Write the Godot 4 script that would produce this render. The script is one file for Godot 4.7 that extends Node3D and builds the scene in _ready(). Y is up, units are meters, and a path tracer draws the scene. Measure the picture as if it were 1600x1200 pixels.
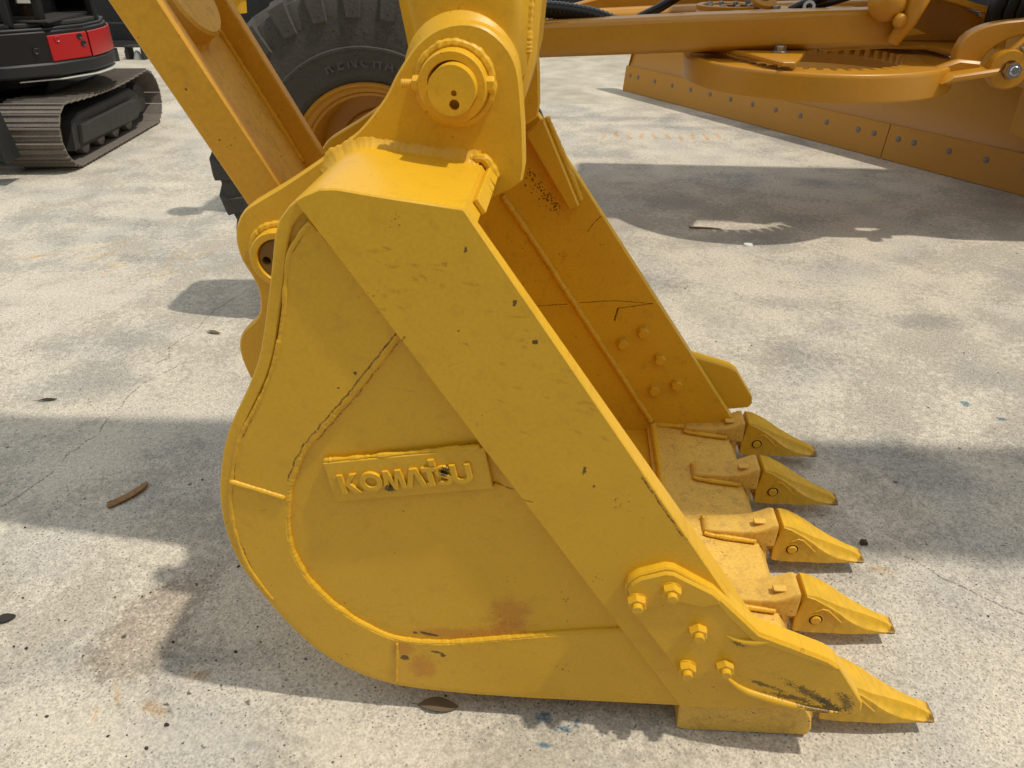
extends Node3D

var M := {}
var rng := RandomNumberGenerator.new()
const PAINT := Color(0.90, 0.70, 0.14)

# ------------------------------------------------------------------ setting up
func _ready():
	rng.seed = 11
	var cam := Camera3D.new()
	cam.name = "camera"
	cam.fov = 53.13
	cam.near = 0.05
	cam.far = 500.0
	add_child(cam)
	cam.position = Vector3(0, 1.56, 1.678)
	cam.rotation_degrees = Vector3(-30.753, 4.545, 0)
	cam.current = true
	var we := WorldEnvironment.new()
	we.name = "environment"
	var env := Environment.new()
	var sky := Sky.new()
	var psm := ProceduralSkyMaterial.new()
	psm.sky_top_color = Color(0.77, 0.79, 0.81)
	psm.sky_horizon_color = Color(0.88, 0.88, 0.86)
	psm.sky_curve = 0.2
	psm.ground_bottom_color = Color(0.55, 0.53, 0.5)
	psm.ground_horizon_color = Color(0.8, 0.82, 0.82)
	psm.energy_multiplier = 1.27
	sky.sky_material = psm
	env.sky = sky
	env.background_mode = Environment.BG_SKY
	env.tonemap_mode = Environment.TONE_MAPPER_LINEAR
	env.tonemap_exposure = 1.06
	env.sdfgi_enabled = true
	env.ssao_enabled = true
	env.ssil_enabled = true
	we.environment = env
	add_child(we)
	var sun := DirectionalLight3D.new()
	sun.name = "sun"
	sun.light_energy = 0.84
	sun.light_color = Color(1.0, 0.96, 0.90)
	sun.light_angular_distance = 1.3
	sun.shadow_enabled = true
	add_child(sun)
	sun.look_at_from_position(Vector3(0.46, 1.0, 0.09), Vector3.ZERO, Vector3(0, 0, -1))

	make_materials()
	ground()
	fence()
	light_blocker()
	excavator_bucket()
	excavator()
	motor_grader()
	mini_excavator()
	debris()

# ------------------------------------------------------------------ materials
func mat(c: Color, rough := 0.6, metal := 0.0, spec := 0.5) -> StandardMaterial3D:
	var m := StandardMaterial3D.new()
	m.albedo_color = c
	m.roughness = rough
	m.metallic = metal
	m.metallic_specular = spec
	return m

func nz(size: int, freq: float, sd: int, oct := 4, type := FastNoiseLite.TYPE_SIMPLEX_SMOOTH) -> PackedByteArray:
	var n := FastNoiseLite.new()
	n.seed = sd
	n.noise_type = type
	n.frequency = freq
	n.fractal_octaves = oct
	if type == FastNoiseLite.TYPE_CELLULAR:
		n.cellular_return_type = FastNoiseLite.RETURN_DISTANCE
		n.fractal_type = FastNoiseLite.FRACTAL_NONE
	var im := n.get_seamless_image(size, size, false, false, 0.15)
	im.convert(Image.FORMAT_L8)
	return im.get_data()

func tex(size: int, b: PackedByteArray) -> ImageTexture:
	return ImageTexture.create_from_image(Image.create_from_data(size, size, false, Image.FORMAT_RGB8, b))

func grey(size: int, b: PackedByteArray) -> Image:
	return Image.create_from_data(size, size, false, Image.FORMAT_L8, b)

func triplanar(m: StandardMaterial3D, t: Texture2D, scale: float, bump: Texture2D = null, h := 0.02):
	m.uv1_triplanar = true
	m.uv1_scale = Vector3.ONE * scale
	m.albedo_texture = t
	if bump:
		m.heightmap_enabled = true
		m.heightmap_texture = bump
		m.heightmap_scale = h

# multiplies a soft-edged, noise-edged patch into an RGB byte picture; units are metres on the surface
func stamp(b: PackedByteArray, size: int, rect: Rect2, at: Vector2, r: Vector2, turn: float, mult: Color, n: FastNoiseLite, rag := 0.5, soft := 0.35):
	var ppm := size / rect.size.x
	var reach := maxf(r.x, r.y) * (1.0 + rag)
	var x0 := maxi(0, int((at.x - reach - rect.position.x) * ppm))
	var x1 := mini(size - 1, int((at.x + reach - rect.position.x) * ppm))
	var y0 := maxi(0, int((at.y - reach - rect.position.y) * ppm))
	var y1 := mini(size - 1, int((at.y + reach - rect.position.y) * ppm))
	var cs := cos(turn)
	var sn := sin(turn)
	for y in range(y0, y1 + 1):
		for x in range(x0, x1 + 1):
			var p := Vector2(x / ppm + rect.position.x, y / ppm + rect.position.y) - at
			var q := Vector2((p.x * cs + p.y * sn) / r.x, (-p.x * sn + p.y * cs) / r.y)
			var d := q.length() + rag * (0.6 * n.get_noise_2d(x, y) + 0.7 * n.get_noise_2d(x * 5.0 + 40.0, y * 5.0))
			if d < 1.0:
				var k := clampf((1.0 - d) / soft, 0, 1) * clampf(0.75 + 1.1 * n.get_noise_2d(x * 17.0, y * 17.0), 0.15, 1.0)
				var i := (y * size + x) * 3
				b[i] = clampi(int(b[i] * lerpf(1, mult.r, k)), 0, 255)
				b[i + 1] = clampi(int(b[i + 1] * lerpf(1, mult.g, k)), 0, 255)
				b[i + 2] = clampi(int(b[i + 2] * lerpf(1, mult.b, k)), 0, 255)

# the same for a patch with a many-cornered outline and a broken edge
func poly_stamp(b: PackedByteArray, size: int, rect: Rect2, poly: PackedVector2Array, mult: Color, n: FastNoiseLite, rag: float):
	var ppm := size / rect.size.x
	var lo := poly[0]
	var hi := poly[0]
	for p in poly:
		lo = lo.min(p)
		hi = hi.max(p)
	for y in range(int((lo.y - rag - rect.position.y) * ppm), int((hi.y + rag - rect.position.y) * ppm)):
		for x in range(int((lo.x - rag - rect.position.x) * ppm), int((hi.x + rag - rect.position.x) * ppm)):
			var p := Vector2(x, y) / ppm + rect.position
			var q := p + Vector2(n.get_noise_2d(x * 6.0, y * 6.0), n.get_noise_2d(x * 6.0 + 300.0, y * 6.0)) * rag * 1.2 + Vector2(n.get_noise_2d(x * 25.0, y * 25.0), n.get_noise_2d(x * 25.0, y * 25.0 + 99.0)) * rag
			if not Geometry2D.is_point_in_polygon(q, poly): continue
			if n.get_noise_2d(x * 14.0 + 50.0, y * 14.0) > 0.28: continue
			var i := (y * size + x) * 3
			b[i] = int(b[i] * mult.r)
			b[i + 1] = int(b[i + 1] * mult.g)
			b[i + 2] = int(b[i + 2] * mult.b)

func line_stamp(b: PackedByteArray, size: int, rect: Rect2, pts: Array, w: float, mult: Color, jit := 0.3):
	var ppm := size / rect.size.x
	for k in pts.size() - 1:
		var a: Vector2 = pts[k]
		var c: Vector2 = pts[k + 1]
		var steps := int(a.distance_to(c) * ppm * 1.2) + 1
		for s in steps:
			var p := a.lerp(c, s / float(steps))
			p += Vector2(sin(s * 0.13 + k) + sin(s * 0.041), cos(s * 0.17) + sin(s * 0.067 + k)) * jit * w
			var ww := w * rng.randf_range(0.3, 1.0)
			var rad := maxi(0, int(ww * ppm))
			for dy in range(-rad, rad + 1):
				for dx in range(-rad, rad + 1):
					var x := int((p.x - rect.position.x) * ppm) + dx
					var y := int((p.y - rect.position.y) * ppm) + dy
					if x < 0 or y < 0 or x >= size or y >= size: continue
					if rng.randf() < 0.35: continue
					var i := (y * size + x) * 3
					b[i] = int(b[i] * mult.r)
					b[i + 1] = int(b[i + 1] * mult.g)
					b[i + 2] = int(b[i + 2] * mult.b)

func fleck(b: PackedByteArray, size: int, x: int, y: int, r: float, c: Color, n: FastNoiseLite):
	var e := int(r * 1.6) + 1
	for dy in range(-e, e + 1):
		for dx in range(-e, e + 1):
			var d := Vector2(dx, dy).length() / r + 0.7 * n.get_noise_2d((x + dx) * 9.0, (y + dy) * 9.0)
			if d < 1.0:
				var i := (posmod(y + dy, size) * size + posmod(x + dx, size)) * 3
				b[i] = mini(255, int(b[i] * c.r))
				b[i + 1] = mini(255, int(b[i + 1] * c.g))
				b[i + 2] = mini(255, int(b[i + 2] * c.b))

func paint_bytes(size: int, sd: int, flecks: int, strength := 1.0) -> PackedByteArray:
	var a := nz(size, 0.006, sd, 4)
	var f := nz(size, 0.09, sd + 1, 3)
	var s := nz(size, 0.02, sd + 2, 5)
	var b := PackedByteArray()
	b.resize(size * size * 3)
	for i in size * size:
		var v := 0.955 + strength * (0.03 * (a[i] / 255.0 - 0.5) + 0.05 * (f[i] / 255.0 - 0.5))
		var dirt := clampf((s[i] / 255.0 - 0.60) * 3.0, 0, 1) * 0.045 * strength
		b[i * 3] = int(255 * clampf(v * (1.0 - dirt), 0, 1))
		b[i * 3 + 1] = int(255 * clampf(v * (1.0 - dirt * 1.15), 0, 1))
		b[i * 3 + 2] = int(255 * clampf(v * (1.0 - dirt * 0.4), 0, 1))
	var n := FastNoiseLite.new()
	n.seed = sd
	n.frequency = 0.02
	for k in flecks:
		var x := rng.randi() % size
		var y := rng.randi() % size
		var r := pow(rng.randf(), 3.0) * 1.5 + 0.55
		var c := Color(0.35, 0.3, 0.35) if rng.randf() < 0.6 else Color(0.62, 0.5, 0.6)
		fleck(b, size, x, y, r, c, n)
		if rng.randf() < 0.25:
			for j in rng.randi_range(2, 7):
				fleck(b, size, x + rng.randi_range(-14, 14), y + rng.randi_range(-14, 14), rng.randf_range(0.5, 1.4), c, n)
	return b

func make_materials():
	var pt := tex(1024, paint_bytes(1024, 5, 90))
	var peel := ImageTexture.create_from_image(grey(512, nz(512, 0.05, 31, 3)))
	var y := mat(PAINT, 0.42)
	triplanar(y, pt, 1.25, peel, 0.035)
	M.yellow = y
	var w := mat(PAINT, 0.45)
	triplanar(w, pt, 2.0, peel, 0.12)
	M.weld = w
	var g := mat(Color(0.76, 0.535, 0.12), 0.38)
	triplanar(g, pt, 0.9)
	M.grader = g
	var link := mat(Color(0.86, 0.64, 0.15), 0.45)
	triplanar(link, tex(512, paint_bytes(512, 77, 60, 1.3)), 1.4, peel, 0.03)
	M.link = link
	# the near side of the bucket: one picture laid flat over x and y
	var sz := 1440
	var rect := Rect2(-0.72, -1.28, 1.44, 1.44)
	var b := paint_bytes(sz, 9, 150, 1.0)
	var n := FastNoiseLite.new()
	n.seed = 3
	n.frequency = 0.035
	n.fractal_octaves = 4
	var rust := Color(0.92, 0.80, 0.98)
	for s in [[-0.096, 0.33, 0.052, 0.05, 0.0], [-0.10, 0.285, 0.06, 0.03, 0.0], [-0.19, 0.258, 0.14, 0.022, -0.07], [-0.288, 0.155, 0.035, 0.045, 0.0], [-0.33, 0.21, 0.03, 0.03, 0.0]]:
		stamp(b, sz, rect, Vector2(s[0], -s[1]), Vector2(s[2], s[3]), s[4], rust, n, 0.55, 0.5)
	for k in 70:
		var p := Vector2(rng.randf_range(-0.6, 0.5), -rng.randf_range(0.1, 1.2))
		var d := Vector2.from_angle(rng.randf_range(-0.5, 1.2)) * pow(rng.randf(), 2.0) * 0.05
		line_stamp(b, sz, rect, [p, p + d * 0.5 + Vector2(0, rng.randf_range(-0.003, 0.003)), p + d], 0.0005, Color(0.88, 0.84, 0.80) if rng.randf() < 0.7 else Color(0.72, 0.64, 0.6), 0.4)
	# dirty cracks along the welds, worn paint along the front edge
	line_stamp(b, sz, rect, [Vector2(-0.405, -1.165), Vector2(-0.448, -1.104), Vector2(-0.469, -1.011), Vector2(-0.497, -0.925), Vector2(-0.55, -0.82), Vector2(-0.607, -0.714), Vector2(-0.641, -0.584), Vector2(-0.644, -0.517), Vector2(-0.622, -0.392), Vector2(-0.597, -0.335)], 0.0014, Color(0.80, 0.74, 0.70), 0.6)
	line_stamp(b, sz, rect, [Vector2(-0.279, -0.985), Vector2(-0.315, -0.939), Vector2(-0.376, -0.859), Vector2(-0.425, -0.801), Vector2(-0.47, -0.747), Vector2(-0.494, -0.709), Vector2(-0.518, -0.656)], 0.0018, Color(0.74, 0.68, 0.64), 0.5)
	line_stamp(b, sz, rect, [Vector2(-0.264, -0.983), Vector2(-0.36, -0.855), Vector2(-0.452, -0.745)], 0.0012, Color(0.78, 0.72, 0.68), 0.6)
	line_stamp(b, sz, rect, [Vector2(0.144, -0.716), Vector2(0.187, -0.650), Vector2(0.231, -0.583)], 0.0016, Color(0.72, 0.66, 0.62), 0.3)
	line_stamp(b, sz, rect, [Vector2(-0.2, -0.075), Vector2(0.1, -0.082), Vector2(0.27, -0.088)], 0.003, Color(0.75, 0.65, 0.6), 0.6)
	var black := Color(0.22, 0.2, 0.25)
	for s in [[-0.268, 0.25, 0.022, 0.004], [-0.3, 0.252, 0.006, 0.003], [-0.255, 0.205, 0.014, 0.004], [-0.326, 0.18, 0.011, 0.008], [-0.24, 0.196, 0.006, 0.006], [0.041, 0.725, 0.004, 0.010], [-0.084, 1.05, 0.003, 0.006], [-0.16, 1.135, 0.003, 0.006], [-0.32, 0.656, 0.011, 0.010], [-0.215, 0.705, 0.009, 0.012], [0.06, 0.69, 0.003, 0.004], [-0.36, 0.90, 0.003, 0.003], [-0.05, 0.98, 0.005, 0.004]]:
		stamp(b, sz, rect, Vector2(s[0], -s[1]), Vector2(s[2], s[3]), 0.2, black, n, 0.8, 0.2)
	for s in [[-0.20, 1.098, 0.08, 0.035], [-0.25, 1.12, 0.05, 0.03], [-0.06, 1.03, 0.05, 0.05], [0.05, 0.82, 0.06, 0.03], [-0.12, 0.95, 0.04, 0.06], [-0.02, 0.9, 0.09, 0.03], [0.15, 0.62, 0.05, 0.05], [-0.33, 1.05, 0.05, 0.02]]:
		for k in 7:
			stamp(b, sz, rect, Vector2(s[0] + rng.randfn() * s[2] * 0.7, -s[1] + rng.randfn() * s[3] * 0.7), Vector2(rng.randf_range(0.004, 0.018), rng.randf_range(0.0015, 0.005)), rng.randf_range(-0.2, 0.5), Color(0.90, 0.86, 0.82), n, 1.2, 0.9)
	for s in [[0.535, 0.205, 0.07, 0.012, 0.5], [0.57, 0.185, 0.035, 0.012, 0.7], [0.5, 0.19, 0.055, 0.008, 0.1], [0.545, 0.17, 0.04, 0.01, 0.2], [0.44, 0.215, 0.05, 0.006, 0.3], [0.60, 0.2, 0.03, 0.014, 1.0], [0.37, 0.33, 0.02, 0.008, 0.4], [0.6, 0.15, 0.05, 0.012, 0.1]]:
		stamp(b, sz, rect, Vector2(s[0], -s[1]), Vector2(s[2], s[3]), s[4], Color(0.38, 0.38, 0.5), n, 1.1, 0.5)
	line_stamp(b, sz, rect, [Vector2(-0.125, -0.672), Vector2(-0.095, -0.660), Vector2(-0.05, -0.645)], 0.0016, Color(0.7, 0.62, 0.6))
	var sd := mat(PAINT, 0.42)
	sd.albedo_texture = tex(sz, b)
	sd.uv1_scale = Vector3(1 / 1.44, 1 / 1.44, 1)
	sd.uv1_offset = Vector3(0.5, 1.28 / 1.44, 0)
	sd.heightmap_enabled = true
	sd.heightmap_texture = ImageTexture.create_from_image(grey(1024, nz(1024, 0.05, 33, 4)))
	sd.heightmap_scale = 0.025
	M.side = sd
	# the inner face of the far side plate, laid flat in the same way
	var ib := paint_bytes(sz, 19, 240, 1.4)
	for k in 130:
		var f := rng.randf()
		fleck(ib, sz, int((lerpf(-0.125, -0.02, f) - 0.01 * absf(rng.randfn()) * 2.0 + 0.72) * 1000), int((lerpf(-0.985, -0.86, f) + absf(rng.randfn()) * 0.018 + 1.28) * 1000), rng.randf_range(0.6, 2.4), Color(0.35, 0.3, 0.3), n)
	var scr := Color(0.66, 0.58, 0.56)
	line_stamp(ib, sz, rect, [Vector2(-0.093, -0.547), Vector2(0.0, -0.556)], 0.0014, scr)
	line_stamp(ib, sz, rect, [Vector2(0.035, -0.562), Vector2(0.143, -0.573), Vector2(0.26, -0.568), Vector2(0.2, -0.556), Vector2(0.154, -0.547)], 0.0014, scr)
	line_stamp(ib, sz, rect, [Vector2(0.154, -0.547), Vector2(0.147, -0.505)], 0.003, scr)
	line_stamp(ib, sz, rect, [Vector2(0.049, -0.791), Vector2(0.07, -0.825), Vector2(0.088, -0.839)], 0.0014, scr)
	line_stamp(ib, sz, rect, [Vector2(-0.2, -0.884), Vector2(-0.006, -0.589), Vector2(0.29, -0.135)], 0.002, Color(0.62, 0.5, 0.45), 0.8)
	var inn: StandardMaterial3D = sd.duplicate()
	inn.albedo_texture = tex(sz, ib)
	M.inner = inn
	var worn := mat(PAINT, 0.48)
	worn.vertex_color_use_as_albedo = true
	triplanar(worn, pt, 2.2, peel, 0.05)
	M.worn = worn
	var dusty := mat(Color(0.90, 0.73, 0.32), 0.62)
	triplanar(dusty, tex(512, paint_bytes(512, 88, 160, 2.6)), 1.9, peel, 0.05)
	M.dusty = dusty
	M.hole = mat(Color(0.06, 0.05, 0.04), 0.9)  # near-black painted where the tooth pin hole would lie in shade
	M.steel = mat(Color(0.62, 0.62, 0.6), 0.35, 0.85)
	M.chrome = mat(Color(0.8, 0.8, 0.82), 0.2, 1.0)
	M.rustpin = mat(Color(0.5, 0.37, 0.16), 0.75)
	M.hose = mat(Color(0.035, 0.035, 0.04), 0.3)
	M.black = mat(Color(0.045, 0.047, 0.05), 0.45)
	M.dark = mat(Color(0.12, 0.125, 0.13), 0.5)
	M.rubber = mat(Color(0.31, 0.305, 0.285), 0.8, 0.0, 0.4)
	triplanar(M.rubber, tex(512, paint_bytes(512, 41, 500, 3.0)), 1.6, peel, 0.1)
	M.lettering = mat(Color(0.315, 0.31, 0.30), 0.8)
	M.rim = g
	M.bolt = mat(Color(0.50, 0.47, 0.43), 0.55, 0.3)
	M.red = mat(Color(0.66, 0.03, 0.045), 0.28)
	M.red.clearcoat_enabled = true
	M.red.clearcoat = 0.5
	M.glass = mat(Color(0.02, 0.025, 0.028, 0.55), 0.05)
	M.glass.transparency = BaseMaterial3D.TRANSPARENCY_ALPHA
	M.track = mat(Color(0.47, 0.44, 0.40), 0.65, 0.1)
	triplanar(M.track, tex(512, paint_bytes(512, 52, 500, 4.5)), 2.2, peel, 0.1)
	M.frame = mat(Color(0.20, 0.195, 0.18), 0.7)
	triplanar(M.frame, tex(512, paint_bytes(512, 53, 300, 5.0)), 1.2, peel, 0.08)
	M.white = mat(Color(0.78, 0.78, 0.74), 0.5)
	M.wood = mat(Color(0.58, 0.45, 0.29), 0.9)
	triplanar(M.wood, tex(512, paint_bytes(512, 91, 500, 5.0)), 6.0, peel, 0.2)
	M.leaf = mat(Color(0.42, 0.35, 0.26), 0.8)
	M.darkleaf = mat(Color(0.17, 0.15, 0.14), 0.8)
	M.stone = mat(Color(0.36, 0.31, 0.27), 0.9)
	M.cap = mat(Color(0.85, 0.86, 0.85), 0.4)
	M.tarp = mat(Color(0.075, 0.09, 0.10), 0.75)
	triplanar(M.tarp, tex(512, paint_bytes(512, 61, 60, 6.0)), 0.5, peel, 0.3)

# ------------------------------------------------------------------ triangles
func solid(t: PackedVector3Array) -> PackedVector3Array:
	var v := 0.0
	var o := t[0]
	for i in range(0, t.size(), 3):
		v += (t[i] - o).dot((t[i + 1] - o).cross(t[i + 2] - o))
	if v > 0:
		for i in range(0, t.size(), 3):
			var a := t[i + 1]
			t[i + 1] = t[i + 2]
			t[i + 2] = a
	return t

func moved(t: PackedVector3Array, x: Transform3D) -> PackedVector3Array:
	var r := PackedVector3Array()
	r.resize(t.size())
	for i in t.size():
		r[i] = x * t[i]
	return solid(r)

func inset(p: PackedVector2Array, d: float) -> PackedVector2Array:
	var r := PackedVector2Array()
	var n := p.size()
	for i in n:
		var e := (p[i] - p[(i + n - 1) % n]).normalized()
		var f := (p[(i + 1) % n] - p[i]).normalized()
		var ne := Vector2(-e.y, e.x)
		var nf := Vector2(-f.y, f.x)
		var m := (ne + nf)
		var k := m.length_squared()
		m = ne if k < 0.2 else m * 2.0 / k
		r.append(p[i] + m * d)
	return r

func V2(a: Array) -> PackedVector2Array:
	var r := PackedVector2Array()
	for i in range(0, a.size(), 2):
		r.append(Vector2(a[i], a[i + 1]))
	return r

func ccw(p: PackedVector2Array) -> PackedVector2Array:
	var s := 0.0
	for i in p.size():
		s += p[i].cross(p[(i + 1) % p.size()])
	if s < 0:
		p.reverse()
	return p

# a flat outline in x and y given thickness from z0 to z1, edges chamfered
func ext(pts: PackedVector2Array, z0: float, z1: float, bev := 0.003) -> PackedVector3Array:
	var p := ccw(pts.duplicate())
	var q := inset(p, bev) if bev > 0 else p
	var tri := Geometry2D.triangulate_polygon(q)
	var t := PackedVector3Array()
	if tri.is_empty():
		q = p
		tri = Geometry2D.triangulate_polygon(p)
	for i in range(0, tri.size(), 3):
		for k in [0, 1, 2]:
			t.append(Vector3(q[tri[i + k]].x, q[tri[i + k]].y, z1))
	for i in range(0, tri.size(), 3):
		for k in [0, 2, 1]:
			t.append(Vector3(q[tri[i + k]].x, q[tri[i + k]].y, z0))
	var rows := [[p, z0], [p, z1]] if bev <= 0 else [[q, z0], [p, z0 + bev], [p, z1 - bev], [q, z1]]
	# caps are wound whichever way the triangulation gives; make the z1 cap face +z
	if tri.size():
		var a := q[tri[0]]
		if (q[tri[1]] - a).cross(q[tri[2]] - a) > 0:
			for i in range(0, t.size(), 3):
				var s := t[i + 1]
				t[i + 1] = t[i + 2]
				t[i + 2] = s
	for r in rows.size() - 1:
		var A: PackedVector2Array = rows[r][0]
		var B: PackedVector2Array = rows[r + 1][0]
		for i in p.size():
			var j := (i + 1) % p.size()
			var a := Vector3(A[i].x, A[i].y, rows[r][1])
			var b := Vector3(A[j].x, A[j].y, rows[r][1])
			var c := Vector3(B[j].x, B[j].y, rows[r + 1][1])
			var d := Vector3(B[i].x, B[i].y, rows[r + 1][1])
			t.append_array([a, c, b, a, d, c])
	return t

func box(c: Vector3, s: Vector3, bev := 0.004) -> PackedVector3Array:
	var h := s / 2
	var t := ext(PackedVector2Array([Vector2(-h.x, -h.y), Vector2(h.x, -h.y), Vector2(h.x, h.y), Vector2(-h.x, h.y)]), -h.z, h.z, minf(bev, minf(h.x, minf(h.y, h.z)) * 0.6))
	return moved(t, Transform3D(Basis.IDENTITY, c))

# closed rings of equal length joined into a skin with end caps
func loft(rings: Array, caps := true, wrap := false) -> PackedVector3Array:
	var t := PackedVector3Array()
	var n: int = rings[0].size()
	for r in (rings.size() if wrap else rings.size() - 1):
		var A: PackedVector3Array = rings[r]
		var B: PackedVector3Array = rings[(r + 1) % rings.size()]
		for i in n:
			var j := (i + 1) % n
			t.append_array([A[i], A[j], B[j], A[i], B[j], B[i]])
	if caps and not wrap:
		for e in [0, rings.size() - 1]:
			var A: PackedVector3Array = rings[e]
			var c := Vector3.ZERO
			for p in A: c += p / n
			for i in n:
				var j := (i + 1) % n
				if e == 0: t.append_array([c, A[j], A[i]])
				else: t.append_array([c, A[i], A[j]])
	return solid(t)

func tube(path: Array, r, n := 10, squash := 1.0) -> PackedVector3Array:
	var rings := []
	var up := Vector3(0.13, 0.31, 0.94)
	for i in path.size():
		var d: Vector3 = (path[mini(i + 1, path.size() - 1)] - path[maxi(i - 1, 0)]).normalized()
		var s := d.cross(up).normalized()
		up = s.cross(d)
		var rad: float = r[i] if r is Array else r
		var ring := PackedVector3Array()
		for k in n:
			var a := TAU * k / n
			ring.append(path[i] + (s * cos(a) + up * sin(a) * squash) * rad)
		rings.append(ring)
	return loft(rings)

# radius and height pairs turned about z
func lathe(prof: Array, n := 32, x := Transform3D(), from := 0.0, to := TAU) -> PackedVector3Array:
	var rings := []
	for k in n:
		var a := lerpf(from, to, k / float(n))
		var ring := PackedVector3Array()
		for p in prof:
			ring.append(x * Vector3(p[0] * cos(a), p[0] * sin(a), p[1]))
		rings.append(ring)
	return loft(rings, false, true)

func disc(r: float, h: float, bev: float, n: int, x: Transform3D) -> PackedVector3Array:
	return lathe([[0.0001, 0], [r - bev, 0], [r, bev], [r, h - bev], [r - bev, h], [0.0001, h]], n, x)

func axis_to(p: Vector3, d: Vector3) -> Transform3D:
	d = d.normalized()
	var u := Vector3(0, 1, 0) if absf(d.y) < 0.9 else Vector3(1, 0, 0)
	var s := u.cross(d).normalized()
	return Transform3D(Basis(s, d.cross(s), d), p)

func hex(r: float, h: float, x: Transform3D, turn := 0.0) -> PackedVector3Array:
	var y := x * Transform3D(Basis(Vector3(0, 0, 1), turn), Vector3.ZERO)
	return lathe([[0.0001, 0], [r, 0], [r, h * 0.82], [r * 0.86, h], [0.0001, h]], 6, y)

func smooth_path(p: Array, step := 0.01) -> Array:
	var r := []
	for i in p.size() - 1:
		var a = p[maxi(i - 1, 0)]
		var b = p[i]
		var c = p[i + 1]
		var d = p[mini(i + 2, p.size() - 1)]
		var n := maxi(1, int(b.distance_to(c) / step))
		for k in n:
			r.append(b.cubic_interpolate(c, a, d, k / float(n)))
	r.append(p[-1])
	return r

# a weld bead laid along a path
func bead(path: Array, r: float, straight := false, jit := 0.22) -> PackedVector3Array:
	var p := []
	if straight:
		for i in path.size() - 1:
			var n := maxi(1, int(path[i].distance_to(path[i + 1]) / 0.0035))
			for k in n: p.append(path[i].lerp(path[i + 1], k / float(n)))
		p.append(path[-1])
	else:
		p = smooth_path(path, 0.0035)
	var rad := []
	var nf := FastNoiseLite.new()
	nf.seed = 77
	nf.frequency = 22.0
	for i in p.size():
		var u := p[i] as Vector3
		var wob := jit * 1.5 * nf.get_noise_3dv(u) + jit * 0.5 * nf.get_noise_3dv(u * 4.0)
		rad.append(r * (1.0 + wob + 0.07 * sin(i * 2.1)) * (0.55 if i == 0 or i == p.size() - 1 else 1.0))
		p[i] += Vector3(nf.get_noise_3dv(u + Vector3(7, 0, 0)), nf.get_noise_3dv(u + Vector3(0, 9, 0)), 0) * r * jit * 0.5
	return tube(p, rad, 9)

# a hollow fillet weld in the corner between an upright face at z0 and a surface whose outline runs along path
func fillet(path: Array, z0: float, out: float, size: float) -> PackedVector3Array:
	var nf := FastNoiseLite.new()
	nf.seed = 31
	nf.frequency = 16.0
	var p := smooth_path(path, 0.0035)
	var rings := []
	for i in p.size():
		var d: Vector3 = (p[mini(i + 1, p.size() - 1)] - p[maxi(i - 1, 0)]).normalized()
		var up := Vector3(-d.y, d.x, 0)
		if up.y < 0: up = -up
		var k := size * (1.0 + 0.5 * nf.get_noise_3dv(p[i]) + 0.05 * sin(i * 1.9))
		var w := size * (1.0 + 0.5 * nf.get_noise_3dv(p[i] + Vector3(5, 3, 1)) + 0.05 * sin(i * 1.9))
		if i == 0 or i == p.size() - 1:
			k *= 0.4
			w *= 0.4
		var c: Vector3 = Vector3(p[i].x, p[i].y, z0) - up * 0.004
		var ring := PackedVector3Array([c - Vector3(0, 0, out * 0.003), c + up * (k + 0.004) - Vector3(0, 0, out * 0.002)])
		for j in 6:
			var a := PI / 2 * j / 5.0
			ring.append(c + up * (k + 0.003) * (1.0 - 0.97 * sin(a) * (1.0 - 0.12 * sin(2 * a))) + Vector3(0, 0, out * w) * (1.0 - 0.97 * cos(a) * (1.0 - 0.12 * sin(2 * a))))
		rings.append(ring)
	return loft(rings)

func make_mesh(t: PackedVector3Array, thr := 38.0, colors := PackedColorArray()) -> ArrayMesh:
	var cells := {}
	var n := t.size() / 3
	var fn := PackedVector3Array()
	var un := PackedVector3Array()
	fn.resize(n)
	un.resize(n)
	for f in n:
		var v := (t[f * 3 + 2] - t[f * 3]).cross(t[f * 3 + 1] - t[f * 3])
		fn[f] = v
		un[f] = v.normalized()
		for k in 3:
			var key := Vector3i((t[f * 3 + k] * 8000.0).round())
			if cells.has(key): cells[key].append(f)
			else: cells[key] = [f]
	var lim := cos(deg_to_rad(thr))
	var nor := PackedVector3Array()
	var uv := PackedVector2Array()
	var uv2 := PackedVector2Array()
	nor.resize(t.size())
	uv.resize(t.size())
	uv2.resize(t.size())
	for i in t.size():
		var f := i / 3
		var s := Vector3.ZERO
		for g in cells[Vector3i((t[i] * 8000.0).round())]:
			if un[f].dot(un[g]) > lim: s += fn[g]
		nor[i] = s.normalized() if s.length_squared() > 1e-20 else un[f]
		uv[i] = Vector2(t[i].x, -t[i].y)
		uv2[i] = Vector2(t[i].x, t[i].z)
	var a := []
	a.resize(Mesh.ARRAY_MAX)
	a[Mesh.ARRAY_VERTEX] = t
	a[Mesh.ARRAY_NORMAL] = nor
	a[Mesh.ARRAY_TEX_UV] = uv
	a[Mesh.ARRAY_TEX_UV2] = uv2
	if colors.size(): a[Mesh.ARRAY_COLOR] = colors
	var m := ArrayMesh.new()
	m.add_surface_from_arrays(Mesh.PRIMITIVE_TRIANGLES, a)
	return m

# ------------------------------------------------------------------ naming
func numbered(n: String, parent: Node) -> String:
	if not parent.has_node(n): return n
	var k := 1
	while parent.has_node("%s_%03d" % [n, k]): k += 1
	return "%s_%03d" % [n, k]

func put(called: String, mesh: Mesh, m: Material, parent: Node = self, x := Transform3D()) -> MeshInstance3D:
	var o := MeshInstance3D.new()
	o.name = numbered(called, parent)
	o.mesh = mesh
	o.material_override = m
	o.transform = x
	parent.add_child(o, true)
	return o

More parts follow.
